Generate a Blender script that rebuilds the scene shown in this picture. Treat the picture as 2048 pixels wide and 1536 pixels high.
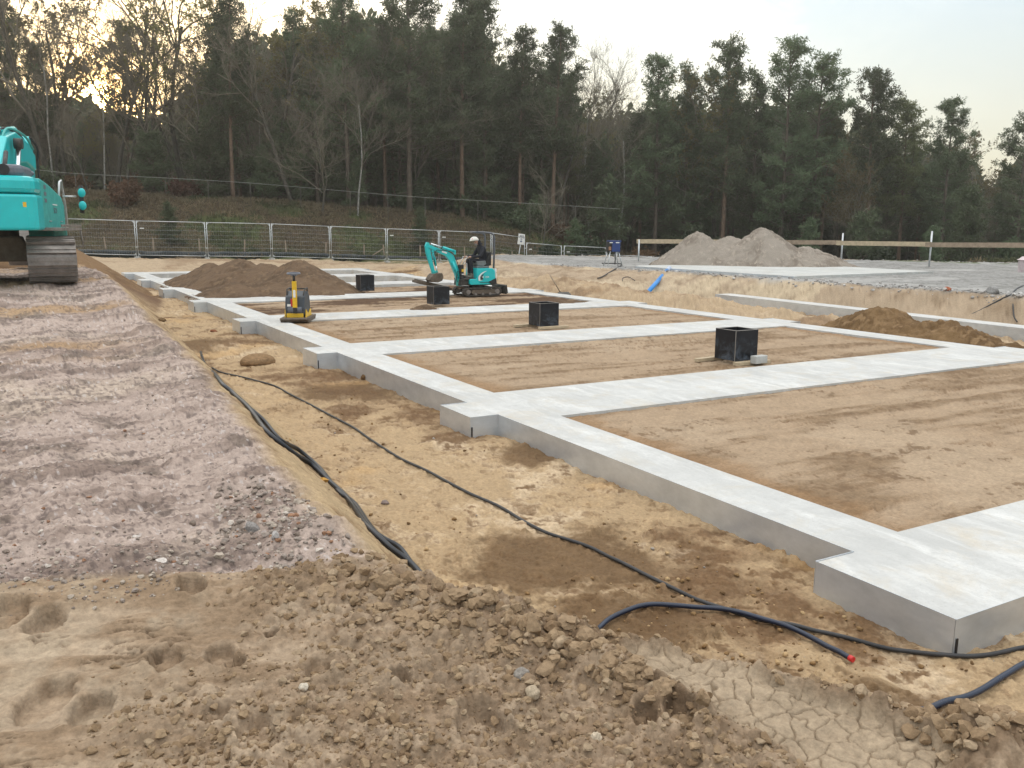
import bpy, bmesh, math, random
import numpy as np
from mathutils import Vector, Matrix

for o in list(bpy.data.objects): bpy.data.objects.remove(o)
SC = bpy.context.scene
COL = SC.collection
rad = math.radians

# ---------------------------------------------------------------- camera
H = 2.05
F, YAW, PITCH, ROLL = 1743.5, .5186, .1772, .0055      # focal length in photo pixels (2048 wide)
CAM = np.array([-2.2306*H, -1.6532*H, H])
FW = np.array([math.sin(YAW)*math.cos(PITCH), math.cos(YAW)*math.cos(PITCH), -math.sin(PITCH)])
RT = np.array([math.cos(YAW), -math.sin(YAW), 0.]); UP = np.cross(RT, FW)
RT, UP = RT*math.cos(ROLL)+UP*math.sin(ROLL), UP*math.cos(ROLL)-RT*math.sin(ROLL)
cam = bpy.data.cameras.new('camera'); camo = bpy.data.objects.new('camera', cam); COL.objects.link(camo)
m = Matrix.Identity(4)
for i in range(3):
    m[i][0], m[i][1], m[i][2], m[i][3] = RT[i], UP[i], -FW[i], CAM[i]
camo.matrix_world = m
cam.sensor_width = 36; cam.lens = 36*F/2048; cam.clip_start = .05; cam.clip_end = 2000
SC.camera = camo

def ray(u, v): return FW+RT*(u-1024)/F-UP*(v-768)/F
def onz(u, v, z):
    d = ray(u, v); return CAM+d*((z-CAM[2])/d[2])
def ond(u, v, t): return CAM+ray(u, v)*t

# ---------------------------------------------------------------- sky and sun
SUN = ray(200, 192); SUN = SUN/np.linalg.norm(SUN)
SUN_EL = math.asin(SUN[2]); SUN_AZ = math.atan2(SUN[0], SUN[1])
w = bpy.data.worlds.new('World'); SC.world = w; w.use_nodes = True
nt = w.node_tree; N = nt.nodes; L = nt.links
for n in list(N): N.remove(n)
def wn(t, **k):
    n = N.new(t)
    for a, b in k.items(): setattr(n, a, b)
    return n
wout = wn('ShaderNodeOutputWorld')
sky = wn('ShaderNodeTexSky'); sky.sky_type = 'NISHITA'; sky.sun_disc = False
sky.sun_elevation = SUN_EL; sky.sun_rotation = SUN_AZ; sky.air_density = 1.0; sky.dust_density = 2.0; sky.ozone_density = 1.5
bg = wn('ShaderNodeBackground'); bg.inputs[1].default_value = .055
L.new(sky.outputs[0], bg.inputs[0])
tc = wn('ShaderNodeTexCoord')
nrm = wn('ShaderNodeVectorMath', operation='NORMALIZE'); L.new(tc.outputs['Generated'], nrm.inputs[0])
dot = wn('ShaderNodeVectorMath', operation='DOT_PRODUCT'); L.new(nrm.outputs[0], dot.inputs[0]); dot.inputs[1].default_value = tuple(SUN)
def mth(op, a, b=None, c=None, clamp=False):
    n = wn('ShaderNodeMath', operation=op); n.use_clamp = clamp
    for i, x in enumerate((a, b, c)):
        if x is None: continue
        if isinstance(x, (int, float)): n.inputs[i].default_value = x
        else: L.new(x, n.inputs[i])
    return n.outputs[0]
dpos = mth('MAXIMUM', dot.outputs['Value'], 0.0)
def glow(power, strength, color):
    p = mth('MULTIPLY', mth('POWER', dpos, power), strength)
    b = wn('ShaderNodeBackground'); b.inputs[0].default_value = (*color, 1); L.new(p, b.inputs[1]); return b
# thin veil of high cloud: pale, slightly bluish, brighter overhead
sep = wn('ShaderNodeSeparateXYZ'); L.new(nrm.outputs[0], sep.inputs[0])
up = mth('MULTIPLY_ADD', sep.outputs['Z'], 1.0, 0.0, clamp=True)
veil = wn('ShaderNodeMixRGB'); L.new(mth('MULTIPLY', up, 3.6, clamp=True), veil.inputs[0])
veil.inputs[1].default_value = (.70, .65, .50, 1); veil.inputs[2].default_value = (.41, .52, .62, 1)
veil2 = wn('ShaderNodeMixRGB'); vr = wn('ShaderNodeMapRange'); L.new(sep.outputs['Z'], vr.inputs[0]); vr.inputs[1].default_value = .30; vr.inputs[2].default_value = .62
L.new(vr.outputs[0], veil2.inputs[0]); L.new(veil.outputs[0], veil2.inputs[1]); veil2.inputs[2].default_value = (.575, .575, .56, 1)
# a few faint wisps
mp = wn('ShaderNodeMapping'); L.new(nrm.outputs[0], mp.inputs[0]); mp.inputs['Scale'].default_value = (7, 7, 16); mp.inputs['Rotation'].default_value = (.5, .35, .3)
nz = wn('ShaderNodeTexNoise'); L.new(mp.outputs[0], nz.inputs[0]); nz.inputs['Scale'].default_value = 1.0; nz.inputs['Detail'].default_value = 8; nz.inputs['Roughness'].default_value = .62; nz.inputs['Distortion'].default_value = .6
wisp = ray(1452, 78); wisp = wisp/np.linalg.norm(wisp)
wd = wn('ShaderNodeVectorMath', operation='DISTANCE'); L.new(nrm.outputs[0], wd.inputs[0]); wd.inputs[1].default_value = tuple(wisp)
wr = wn('ShaderNodeMapRange'); L.new(wd.outputs['Value'], wr.inputs[0]); wr.inputs[1].default_value = .085; wr.inputs[2].default_value = .0; wr.inputs[3].default_value = 0; wr.inputs[4].default_value = 1
wz = wn('ShaderNodeMapRange'); L.new(nz.outputs[0], wz.inputs[0]); wz.inputs[1].default_value = .40; wz.inputs[2].default_value = .62
wfac = mth('MULTIPLY', wr.outputs[0], wz.outputs[0], clamp=True)
wz2 = wn('ShaderNodeMapRange'); L.new(nz.outputs[0], wz2.inputs[0]); wz2.inputs[1].default_value = .45; wz2.inputs[2].default_value = .9; wz2.inputs[4].default_value = .12
wfac = mth('ADD', wfac, wz2.outputs[0], clamp=True)
cm = wn('ShaderNodeMixRGB'); L.new(wfac, cm.inputs[0]); L.new(veil2.outputs[0], cm.inputs[1]); cm.inputs[2].default_value = (1.25, 1.16, 1.02, 1)
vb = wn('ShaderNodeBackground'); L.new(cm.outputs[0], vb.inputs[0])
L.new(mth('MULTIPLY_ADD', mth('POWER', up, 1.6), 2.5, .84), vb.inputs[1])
def add(a, b):
    n = wn('ShaderNodeAddShader'); L.new(a.outputs[0], n.inputs[0]); L.new(b.outputs[0], n.inputs[1]); return n
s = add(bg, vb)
s = add(s, glow(7, .50, (1.0, .84, .55)))
s = add(s, glow(60, 1.2, (1.0, .62, .18)))
s = add(s, glow(1500, 11, (1.0, .58, .18)))
s = add(s, glow(16000, 140, (1.0, .62, .22)))
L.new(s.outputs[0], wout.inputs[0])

ld = bpy.data.lights.new('sun', 'SUN'); ld.energy = 2.0; ld.angle = rad(.6); ld.color = (1.0, .80, .55)
lo = bpy.data.objects.new('sun', ld); COL.objects.link(lo)
lo.rotation_euler = Vector(-SUN).to_track_quat('-Z', 'Y').to_euler()

SC.view_settings.view_transform = 'Standard'; SC.view_settings.look = 'None'
SC.view_settings.exposure = 0.30; SC.view_settings.gamma = 1.0
SC.render.engine = 'CYCLES'
SC.cycles.max_bounces = 5; SC.cycles.diffuse_bounces = 3; SC.cycles.glossy_bounces = 2; SC.cycles.transmission_bounces = 3
SC.cycles.use_denoising = True

# ---------------------------------------------------------------- noise helpers
def _hash(ix, iy, seed):
    h = (ix.astype(np.int64)*374761393+iy.astype(np.int64)*668265263+seed*1274126177) & 0xffffffff
    h = ((h ^ (h >> 13))*1274126177) & 0xffffffff
    h = (h ^ (h >> 16)) & 0xffffffff
    h = (h*2246822519) & 0xffffffff
    return ((h ^ (h >> 15)) & 0xffffff).astype(np.float32)/np.float32(0xffffff)
def vnoise(x, y, seed=0):
    fx = np.floor(x); fy = np.floor(y); tx = (x-fx).astype(np.float32); ty = (y-fy).astype(np.float32)
    tx = tx*tx*tx*(tx*(tx*6-15)+10); ty = ty*ty*ty*(ty*(ty*6-15)+10)
    a = _hash(fx, fy, seed); b = _hash(fx+1, fy, seed); c = _hash(fx, fy+1, seed); d = _hash(fx+1, fy+1, seed)
    return (a+(b-a)*tx+(c-a)*ty+(a-b-c+d)*tx*ty)*2-1
def fbm(x, y, sc, octv=4, seed=0, gain=.5, rot=.5):
    s = 0; a = 1; n = 0; c, sn = math.cos(rot), math.sin(rot)
    x = x*sc; y = y*sc
    for i in range(octv):
        s = s+a*vnoise(x+seed*7.3, y-seed*3.1, seed+i*17); n += a; a *= gain
        x, y = (x*c-y*sn)*2.03, (x*sn+y*c)*2.03
    return s/n
def lumps(x, y, cell, seed, fill=.8):
    """rounded lump field, 0..1: hemispherical bumps one per cell with random radius"""
    X = x/cell; Y = y/cell; fx = np.floor(X); fy = np.floor(Y); out = np.zeros_like(X, dtype=np.float32)
    for dx in (-1, 0, 1):
        for dy in (-1, 0, 1):
            gx = fx+dx; gy = fy+dy
            px = gx+_hash(gx, gy, seed); py = gy+_hash(gx, gy, seed+1)
            r = .25+.5*_hash(gx, gy, seed+2)**2; on = _hash(gx, gy, seed+3) < fill
            q = 1-((X-px)**2+(Y-py)**2)/(r*r)
            out = np.maximum(out, np.where(on & (q > 0), np.sqrt(np.maximum(q, 0))*r, 0))
    return out
def cracks(x, y, cell, seed):
    """distance to cell border (F2-F1), small on the crack lines"""
    x = x+.25*cell*vnoise(x/cell*2, y/cell*2, seed+9); y = y+.25*cell*vnoise(x/cell*2+5, y/cell*2, seed+8)
    X = x/cell; Y = y/cell; fx = np.floor(X); fy = np.floor(Y)
    f1 = np.full_like(X, 9.); f2 = np.full_like(X, 9.)
    for dx in (-1, 0, 1):
        for dy in (-1, 0, 1):
            gx = fx+dx; gy = fy+dy
            d = np.hypot(X-gx-_hash(gx, gy, seed), Y-gy-_hash(gx, gy, seed+1))
            f2 = np.where(d < f1, f1, np.minimum(f2, d)); f1 = np.minimum(f1, d)
    return f2-f1
def sst(a, b, x):
    t = np.clip((x-a)/(b-a), 0, 1); return t*t*(3-2*t)
def poly_sd(x, y, P, closed=True):
    """signed distance to a polygon (positive inside) or plain distance to a polyline with side sign (positive left)"""
    d2 = np.full(x.shape, 1e18); inside = np.zeros(x.shape, bool); side = np.zeros(x.shape)
    n = len(P)
    for i in range(n if closed else n-1):
        ax, ay = P[i]; bx, by = P[(i+1) % n]
        ex, ey = bx-ax, by-ay; wx, wy = x-ax, y-ay
        t = np.clip((wx*ex+wy*ey)/(ex*ex+ey*ey), 0, 1)
        q = (wx-ex*t)**2+(wy-ey*t)**2
        if closed:
            c = ((ay > y) != (by > y)) & (x < ex*(y-ay)/(ey if ey else 1e-9)+ax); inside ^= c
        else:
            side = np.where(q < d2, ex*wy-ey*wx, side)
        d2 = np.minimum(d2, q)
    d = np.sqrt(d2)
    return np.where(inside, d, -d) if closed else np.where(side > 0, d, -d)

# ---------------------------------------------------------------- object helpers
def tag(o, label=None, cat=None, group=None, kind=None):
    if label: o['label'] = label
    if cat: o['category'] = cat
    if group: o['group'] = group
    if kind: o['kind'] = kind
    return o
def empty(name, loc=(0, 0, 0), rz=0, **k):
    o = bpy.data.objects.new(name, None); COL.objects.link(o); o.location = loc; o.rotation_euler = (0, 0, rz)
    o.empty_display_size = .1
    return tag(o, **k)
def copy_tree(o, parent=None):
    c = o.copy(); COL.objects.link(c); c.parent = parent
    for ch in list(o.children): copy_tree(ch, c)
    return c
def mesh_np(name, V, Fq, mat=None, parent=None, smooth=True, attr=None):
    me = bpy.data.meshes.new(name); V = np.asarray(V, np.float32); Fq = np.asarray(Fq, np.int32); k = Fq.shape[1]
    me.vertices.add(len(V)); me.vertices.foreach_set('co', V.ravel())
    me.loops.add(Fq.size); me.loops.foreach_set('vertex_index', Fq.ravel())
    me.polygons.add(len(Fq)); me.polygons.foreach_set('loop_start', np.arange(0, Fq.size, k, dtype=np.int32))
    me.polygons.foreach_set('loop_total', np.full(len(Fq), k, np.int32))
    me.polygons.foreach_set('use_smooth', np.full(len(Fq), smooth))
    me.update(calc_edges=True)
    if attr is not None:
        for nm, A in attr.items():
            at = me.color_attributes.new(nm, 'FLOAT_COLOR', 'POINT')
            C4 = np.ones((len(V), 4), np.float32); C4[:, :A.shape[1]] = A; at.data.foreach_set('color', C4.ravel())
    o = bpy.data.objects.new(name, me); COL.objects.link(o)
    if mat: me.materials.append(mat)
    if parent: o.parent = parent
    return o

def mat(name, color, rough=.6, metal=0, noise=None, bump=0, bscale=30, spec=.5, coat=0, var=0, transl=0):
    """principled material; noise=(scale, amount) varies the colour, bump adds fine relief"""
    m = bpy.data.materials.new(name); m.use_nodes = True; t = m.node_tree; b = t.nodes['Principled BSDF']
    b.inputs['Base Color'].default_value = (*color, 1); b.inputs['Roughness'].default_value = rough
    b.inputs['Metallic'].default_value = metal; b.inputs['Specular IOR Level'].default_value = spec
    b.inputs['Coat Weight'].default_value = coat
    g = t.nodes.new('ShaderNodeNewGeometry'); ob = t.nodes.new('ShaderNodeTexCoord')
    src = None
    if noise:
        n = t.nodes.new('ShaderNodeTexNoise'); n.inputs['Scale'].default_value = noise[0]; n.inputs['Detail'].default_value = 6; n.inputs['Roughness'].default_value = .65
        t.links.new(ob.outputs['Object'], n.inputs['Vector'])
        r = t.nodes.new('ShaderNodeMapRange'); r.inputs[1].default_value = .3; r.inputs[2].default_value = .7
        r.inputs[3].default_value = 1-noise[1]; r.inputs[4].default_value = 1+noise[1]*.6
        t.links.new(n.outputs[0], r.inputs[0])
        h = t.nodes.new('ShaderNodeVectorMath'); h.operation = 'SCALE'; h.inputs[0].default_value = color
        t.links.new(r.outputs[0], h.inputs['Scale']); src = h.outputs[0]
        rr = t.nodes.new('ShaderNodeMapRange'); rr.inputs[3].default_value = min(1, rough*1.25); rr.inputs[4].default_value = rough*.8
        t.links.new(n.outputs[0], rr.inputs[0]); t.links.new(rr.outputs[0], b.inputs['Roughness'])
    if var:
        oi = t.nodes.new('ShaderNodeObjectInfo'); hs = t.nodes.new('ShaderNodeHueSaturation')
        r1 = t.nodes.new('ShaderNodeMapRange'); r1.inputs[3].default_value = 1-var; r1.inputs[4].default_value = 1+var
        r2 = t.nodes.new('ShaderNodeMapRange'); r2.inputs[3].default_value = .5-var*.09; r2.inputs[4].default_value = .5+var*.05
        t.links.new(oi.outputs['Random'], r1.inputs[0]); t.links.new(oi.outputs['Random'], r2.inputs[0])
        t.links.new(r1.outputs[0], hs.inputs['Value']); t.links.new(r2.outputs[0], hs.inputs['Hue'])
        if src: t.links.new(src, hs.inputs['Color'])
        else: hs.inputs['Color'].default_value = (*color, 1)
        src = hs.outputs[0]
    if src: t.links.new(src, b.inputs['Base Color'])
    if bump:
        n2 = t.nodes.new('ShaderNodeTexNoise'); n2.inputs['Scale'].default_value = bscale; n2.inputs['Detail'].default_value = 8
        t.links.new(ob.outputs['Object'], n2.inputs['Vector'])
        bp = t.nodes.new('ShaderNodeBump'); bp.inputs['Strength'].default_value = bump; bp.inputs['Distance'].default_value = .02
        t.links.new(n2.outputs[0], bp.inputs['Height']); t.links.new(bp.outputs[0], b.inputs['Normal'])
    if transl:
        tr = t.nodes.new('ShaderNodeBsdfTranslucent'); mx = t.nodes.new('ShaderNodeMixShader'); mx.inputs[0].default_value = transl
        if src: t.links.new(src, tr.inputs[0])
        else: tr.inputs[0].default_value = (*color, 1)
        t.links.new(b.outputs[0], mx.inputs[1]); t.links.new(tr.outputs[0], mx.inputs[2])
        t.links.new(mx.outputs[0], t.nodes['Material Output'].inputs[0])
    return m

class MB:
    """collects boxes, prisms and tubes and builds ONE mesh object"""
    def __init__(s): s.bm = bmesh.new(); s.sm = []
    def box(s, c, size, rot=None, taper=None):
        M = Matrix.Translation(Vector(c)) @ (rot.to_4x4() if rot else Matrix.Identity(4))
        vs = []
        for z in (-.5, .5):
            k = (taper if (taper and z > 0) else (1, 1))
            for x, y in ((-.5, -.5), (.5, -.5), (.5, .5), (-.5, .5)):
                vs.append(s.bm.verts.new(M @ Vector((x*size[0]*k[0], y*size[1]*k[1], z*size[2]))))
        for f in ((3, 2, 1, 0), (4, 5, 6, 7), (0, 1, 5, 4), (1, 2, 6, 5), (2, 3, 7, 6), (3, 0, 4, 7)):
            s.bm.faces.new([vs[i] for i in f])
        return s
    def prism(s, pts, y0, y1, axis='y'):
        """polygon in (x,z) extruded along y (or (x,y) along z, (y,z) along x)"""
        def P(a, b, t): return Vector((a, t, b)) if axis == 'y' else (Vector((a, b, t)) if axis == 'z' else Vector((t, a, b)))
        A = [s.bm.verts.new(P(a, b, y0)) for a, b in pts]; B = [s.bm.verts.new(P(a, b, y1)) for a, b in pts]
        n = len(pts)
        try:
            s.bm.faces.new(A); s.bm.faces.new(B[::-1])
        except ValueError: pass
        for i in range(n): s.bm.faces.new((A[i], B[i], B[(i+1) % n], A[(i+1) % n]))
        return s
    def tube(s, pts, r, n=8, closed=False, caps=True):
        pts = [Vector(p) for p in pts]; rs = r if isinstance(r, (list, tuple)) else [r]*len(pts)
        rings = []; prev = None
        for i, p in enumerate(pts):
            a = pts[(i-1) % len(pts)] if (closed or i > 0) else p; b = pts[(i+1) % len(pts)] if (closed or i < len(pts)-1) else p
            t = (b-a).normalized()
            if prev is None:
                q = Vector((0, 0, 1)) if abs(t.z) < .9 else Vector((1, 0, 0)); nrm = (q-t*q.dot(t)).normalized()
            else: nrm = (prev-t*prev.dot(t)).normalized()
            prev = nrm; bn = t.cross(nrm)
            rings.append([s.bm.verts.new(p+(nrm*math.cos(2*math.pi*k/n)+bn*math.sin(2*math.pi*k/n))*rs[i]) for k in range(n)])
        m = len(rings)
        for i in range(m if closed else m-1):
            A, B = rings[i], rings[(i+1) % m]
            for k in range(n):
                f = s.bm.faces.new((A[k], A[(k+1) % n], B[(k+1) % n], B[k])); f.smooth = n > 5
        if caps and not closed:
            s.bm.faces.new(rings[0][::-1]); s.bm.faces.new(rings[-1])
        return s
    def cyl(s, a, b, r, n=16): return s.tube([a, b], r, n)
    def ball(s, c, r, sc=(1, 1, 1), seg=16):
        M = Matrix.Translation(Vector(c)) @ Matrix.Diagonal((*sc, 1))
        res = bmesh.ops.create_uvsphere(s.bm, u_segments=seg, v_segments=seg//2+2, radius=r, matrix=M)
        for v in res['verts']:
            for f in v.link_faces: f.smooth = True
        return s
    def build(s, name, mt, parent=None, bevel=0, loc=None):
        bmesh.ops.recalc_face_normals(s.bm, faces=s.bm.faces)
        me = bpy.data.meshes.new(name); s.bm.to_mesh(me); s.bm.free()
        o = bpy.data.objects.new(name, me); COL.objects.link(o); me.materials.append(mt)
        if parent: o.parent = parent
        if loc is not None: o.location = loc
        if bevel:
            md = o.modifiers.new('bevel', 'BEVEL'); md.width = bevel; md.segments = 2; md.limit_method = 'ANGLE'; md.angle_limit = rad(40)
        return o
def rotm(ax, deg): return Matrix.Rotation(rad(deg), 3, ax)
def smooth_path(pts, n=8):
    P = [np.array(p, float) for p in pts]; P = [2*P[0]-P[1]]+P+[2*P[-1]-P[-2]]; out = []
    for i in range(1, len(P)-2):
        for k in range(n):
            t = k/n; a, b, c, d = P[i-1:i+3]
            out.append(.5*((2*b)+(-a+c)*t+(2*a-5*b+4*c-d)*t*t+(-a+3*b-3*c+d)*t**3))
    out.append(P[-2]); return out

# ---------------------------------------------------------------- terrain heights
CREST = [(-.2, -4.6), (-1.0, -3.0), (-1.85, -1.72), (-2.2, -1.15), (-2.52, -.57), (-2.86, .1), (-3.06, .5), (-3.12, 1.2), (-3.12, 2.4), (-3.0, 4.2), (-2.9, 6),
         (-2.86, 10), (-2.75, 15), (-2.68, 20), (-2.9, 25), (-3.8, 30), (-7, 34), (-12, 37)]
PLAT = [(17.4, 2), (16.5, 8), (16.2, 13), (16.3, 17), (16.5, 21), (15.9, 25), (15.2, 29), (15.6, 33), (17.5, 38.5), (20.5, 41.5), (25, 36), (31.5, 30.5), (38, 22), (44, 10), (44, -4), (24, -6)]
# by direction from the camera (photo column at the horizon): site fence distance and foot height, crest of the wooded bank
UT = np.array([-1800, -600, -100, 118, 272, 412, 542, 660, 773, 878, 983, 1050, 1130, 1216, 1305, 1500, 1760, 1895, 2060, 2400, 3400], float)
FD = np.array([44, 45, 46, 46.5, 47, 47.8, 49, 50.5, 52, 53.5, 55, 56, 57, 56, 54, 51, 46, 43.5, 41, 39, 38], float)   # depth along the view
FZ = np.array([.4, .4, .42, .43, .33, .27, .22, .1, -.02, -.12, -.25, -.55, -.95, -1.2, -1.5, -1.6, -1.7, -1.75, -1.8, -1.8, -1.8], float)
UC = np.array([-1800, -600, 0, 200, 600, 900, 1060, 1150, 1250, 1400, 2100, 3400], float)
ZC = np.array([4.6, 4.6, 4.6, 4.25, 3.7, 3.0, 2.3, 1.1, -.1, -1.1, -1.6, -1.6], float)
FWH = np.array([math.sin(YAW), math.cos(YAW)]); RTH = np.array([math.cos(YAW), -math.sin(YAW)])
def view_uv(x, y):
    dx, dy = x-CAM[0], y-CAM[1]
    dep = dx*FWH[0]+dy*FWH[1]; lat = dx*RTH[0]+dy*RTH[1]
    return dep, lat
def col_of(x, y):
    dep, lat = view_uv(x, y)
    u = 1024+F*np.clip(lat/np.maximum(dep, .5), -1.6, 1.6)/math.cos(PITCH)
    return u, dep
YN = np.array([-.3801, 2.4056, 5.1019, 7.7927, 10.4826, 13.1615, 15.8249, 18.4879])*H     # stub near edges
YF = np.array([.0787, 2.7847, 5.4928, 8.1766, 10.9161, 13.6324, 16.3989, 19.1])*H
CN = YN-.37; CF = YF+.40; CN[0] = YN[0]; CF[0] = .277; CN[1] = 4.565; CF[1] = 6.117; CN[2] = 9.984; CF[2] = 11.507
CF[7] = YF[7]
W1, WR, WO, XS = .59, 9.84, 10.5, -.344
def bay_level(k): return [-.03, -.028, -.03, -.03, -.10, -.25, -.27][k]
def terrain(x, y, parts=False):
    x = np.asarray(x, float); y = np.asarray(y, float)
    floor = -.215-.05*sst(4, 9, y)+.25*sst(39, 44, y)
    # bays
    inx = (x > W1*.5) & (x < WR+.3)
    z = floor.copy() if floor.ndim else np.array(floor)
    for k in range(7):
        a = .5*(CN[k]+CF[k]); b = .5*(CN[k+1]+CF[k+1])
        z = np.where(inx & (y > a) & (y < b), bay_level(k), z)
    # left bank
    sb = poly_sd(x, y, CREST, closed=False)
    hb = np.interp(y, [-4, -1.2, .2, 1, 4, 9, 13.5, 17, 25, 34], [.25, .29, .34, .46, .52, .66, .80, .93, .93, .6])
    wb = np.interp(y, [-4, 0, 2, 5, 12, 20, 26, 34], [.38, .42, .8, .85, 1.0, 1.2, 2.6, 3.5])
    t = sst(-1, 0, sb/wb); t = .35*t+.65*np.clip(1+sb/wb, 0, 1)
    z = np.where(sb > -wb, z*(1-t)+hb*t, z)
    # right side: spoil berm and plateau
    rb = sst(10.6, 12.2, x)*(1-sst(12.8, 14.0, x))*sst(7, 14, y)*(1-sst(26, 32, y))
    z = z+rb*(.26+.14*vnoise(x*.8, y*.5, 3)+.1*vnoise(x*1.9, y*1.4, 4))
    rise = sst(10.55, 14.5, x)*sst(19, 24, y)*(1-sst(40, 46, y))
    z = z+rise*.42
    sp = poly_sd(x, y, PLAT)
    wp = np.interp(y, [5, 17, 22, 30], [1.2, 1.0, 2.2, 3.4])
    t = np.clip(1+sp/wp, 0, 1); t = .5*t+.5*t*t*(3-2*t)
    z = np.where(sp > -wp, np.maximum(z, z*(1-t)+.5*t), z)
    # beyond: sand shelf to the fence, then the wooded bank
    u, dep = col_of(x, y)
    fd = np.interp(u, UT, FD); fz = np.interp(u, UT, FZ); zc = np.interp(u, UC, ZC)
    e = sst(-9, -1.5, dep-fd)
    outside_plat = 1-sst(-3.2, -.3, sp)
    z = z*(1-e*outside_plat)+fz*e*outside_plat
    z = np.where((dep > 20), z+sst(.8, 15, dep-fd)*(zc-fz)*outside_plat, z)
    behind = dep < 0
    z = np.where(behind, hb if hb.ndim else hb, z)
    if parts: return z, sb, sp, dep-fd, wb, wp
    return z
def ground_z(x, y): return float(terrain(np.array([x]), np.array([y]))[0])

# ---------------------------------------------------------------- ground sheet (rings round the camera, finer where it is near)
na = 1150
ang = np.concatenate([np.linspace(-math.pi, -.66, 26)[:-1], np.linspace(-.66, .66, na), np.linspace(.66, math.pi, 26)[1:]])
ang = ang[:-1]; NA = len(ang)
rr = [.25]
while rr[-1] < 90:
    r = rr[-1]; rr.append(r+max(.0045, min(r*r/(1.62*1150), .17 if r < 60 else .5)))
rr = np.array(rr+list(np.geomspace(92, 700, 24)))
NR = len(rr)
A, R = np.meshgrid(ang+YAW, rr)
GX = (CAM[0]+R*np.sin(A)).ravel(); GY = (CAM[1]+R*np.cos(A)).ravel()
z, sb, sp, fb, wb, wp = terrain(GX, GY, parts=True)
GR = R.ravel()
n1 = fbm(GX, GY, .35, 5, 1); n2 = fbm(GX, GY, 1.6, 5, 2); n3 = fbm(GX, GY, 7, 4, 3); n4 = fbm(GX, GY, 28, 3, 4)
# zones
m_bank = sst(-.10, .12, sb+.1*n2)*(fb < 0)
fgline = .62+.30*(GX+3.6)*0+.12*n2
m_fg = m_bank*(1-sst(-.05, .06, (GY-(.55+.30*np.clip(-3.2-GX, 0, 3)))+.10*n2+.05*n3))       # damp sand heaped over the bank near the camera
m_fg = np.maximum(m_fg, (1-sst(-.12, .12, GY-.55+.1*n3))*sst(-.42, -.05, sb))
m_bay = ((GX > W1*.5) & (GX < WR+.3) & (GY > -.2) & (GY < CN[7])).astype(float)*(z > -.2)
m_bslope = sst(-1, -.9, sb/wb)*(1-sst(-.10, .12, sb+.1*n2))*(fb < 0)*(1-m_fg)
m_plat = sst(-.15, .25, sp+.35*n2)
m_pslope = sst(-1.15, -1.0, sp/wp)*(1-m_plat)
m_wood = sst(.3, 1.5, fb+.7*n2)*(1-sst(-3, -1, sp))
m_floor = np.clip(1-m_bank-m_bay-m_plat-m_pslope-m_wood-m_bslope-m_fg, 0, 1)
dz = np.zeros_like(z)
# bank: rubble hardcore, track grooves running across, small stones
grv = fbm(GX*.32+GY*.05, GY*2.2-GX*.12, 2.6, 5, 11, .6)
trk = np.clip(np.sin(GY*2*math.pi/.19+2.2*n1+1.3*n2)*.5+.3, 0, 1)*sst(-.05, .35, n1+.25*np.sin(GX*1.7))
rub = .7*lumps(GX, GY, .07, 21)*sst(-.1, .4, n2+n1)+.4*lumps(GX, GY, .04, 31)*sst(-.4, .3, n2)
m_b2 = m_bank*(1-m_fg)
dz += m_b2*(.034*grv+.022*trk*(.5+1.1*n3)+.022*n2+.030*n3+.08*rub*.5+.016*n4)
ledge = sst(.25, .7, fbm(GX*.5, GY, .5, 3, 77))
dz += m_b2*(.07*ledge*n2-.045*np.exp(-((GX+3.75+.15*np.sin(GY*.35))/.30)**2)-.03*np.exp(-((GX+4.6+.2*np.sin(GY*.3))/.25)**2)+.03*np.exp(-((sb-.18)/.14)**2)*(1+n2))
# excavation floor: trodden sand with clods
cl = lumps(GX, GY, .11, 41, .5)*sst(0, .5, n2)+.6*lumps(GX, GY, .05, 51, .7)*sst(-.2, .5, n1+n3)
dz += m_floor*(.026*n2+.022*n3+.013*n4+.06*cl*.6)
clb = sst(.15, .55, fbm(GX, GY, .8, 4, 61)+.4*(1-np.clip(np.abs(GX+1)/1.3, 0, 1))-.2)
dz += m_floor*clb*.035*np.abs(n3+.6*n4)
# bays: raked, wheel and boot marks
rake = fbm(GX*.55+GY*.12, GY*3.0, 1.2, 5, 71, .55)
stk = fbm(GX*.30+GY*.03, GY*2.6, 1.6, 4, 72, .6); thin = 1-sst(.0, .055, np.abs(stk))
dz += m_bay*(.018*rake+.008*n3+.014*sst(.25, .6, n2)*n3+.005*n4-.012*thin*sst(-.1, .3, n2+n1))
arc = np.hypot(GX-6.8, GY+1.2)
dz -= m_bay*(GY < 4.6)*.008*np.exp(-((arc-np.round(arc/1.15)*1.15)/.07)**2)*sst(-.2, .3, n1+.4*n2)
# right berm, plateau slope with rills, plateau gravel
rill = fbm(GX*1.6+.4*GY, GY*.55, 1.1, 4, 81, .5)
dz += m_pslope*(.10*n2+.09*rill+.05*n1+.02*n3)
dz += m_bslope*(.03*n2+.022*n3+.010*n4)*(1-m_bay)
dz += m_plat*(.014*n2+.05*lumps(GX, GY, .16, 91, .8)*(1-sst(.3, 2.2, sp))+.018*n3)
lump_r = sst(10.9, 11.6, GX)*(1-sst(14.6, 15.2, GX))*(GY > 5)*(GY < 30)
dz += lump_r*m_floor*(.13*n2+.06*n3+.03*n1)
# sand shelf near the fence
dz += sst(39, 41, GY)*m_floor*(.05*n1+.04*n2)
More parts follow.
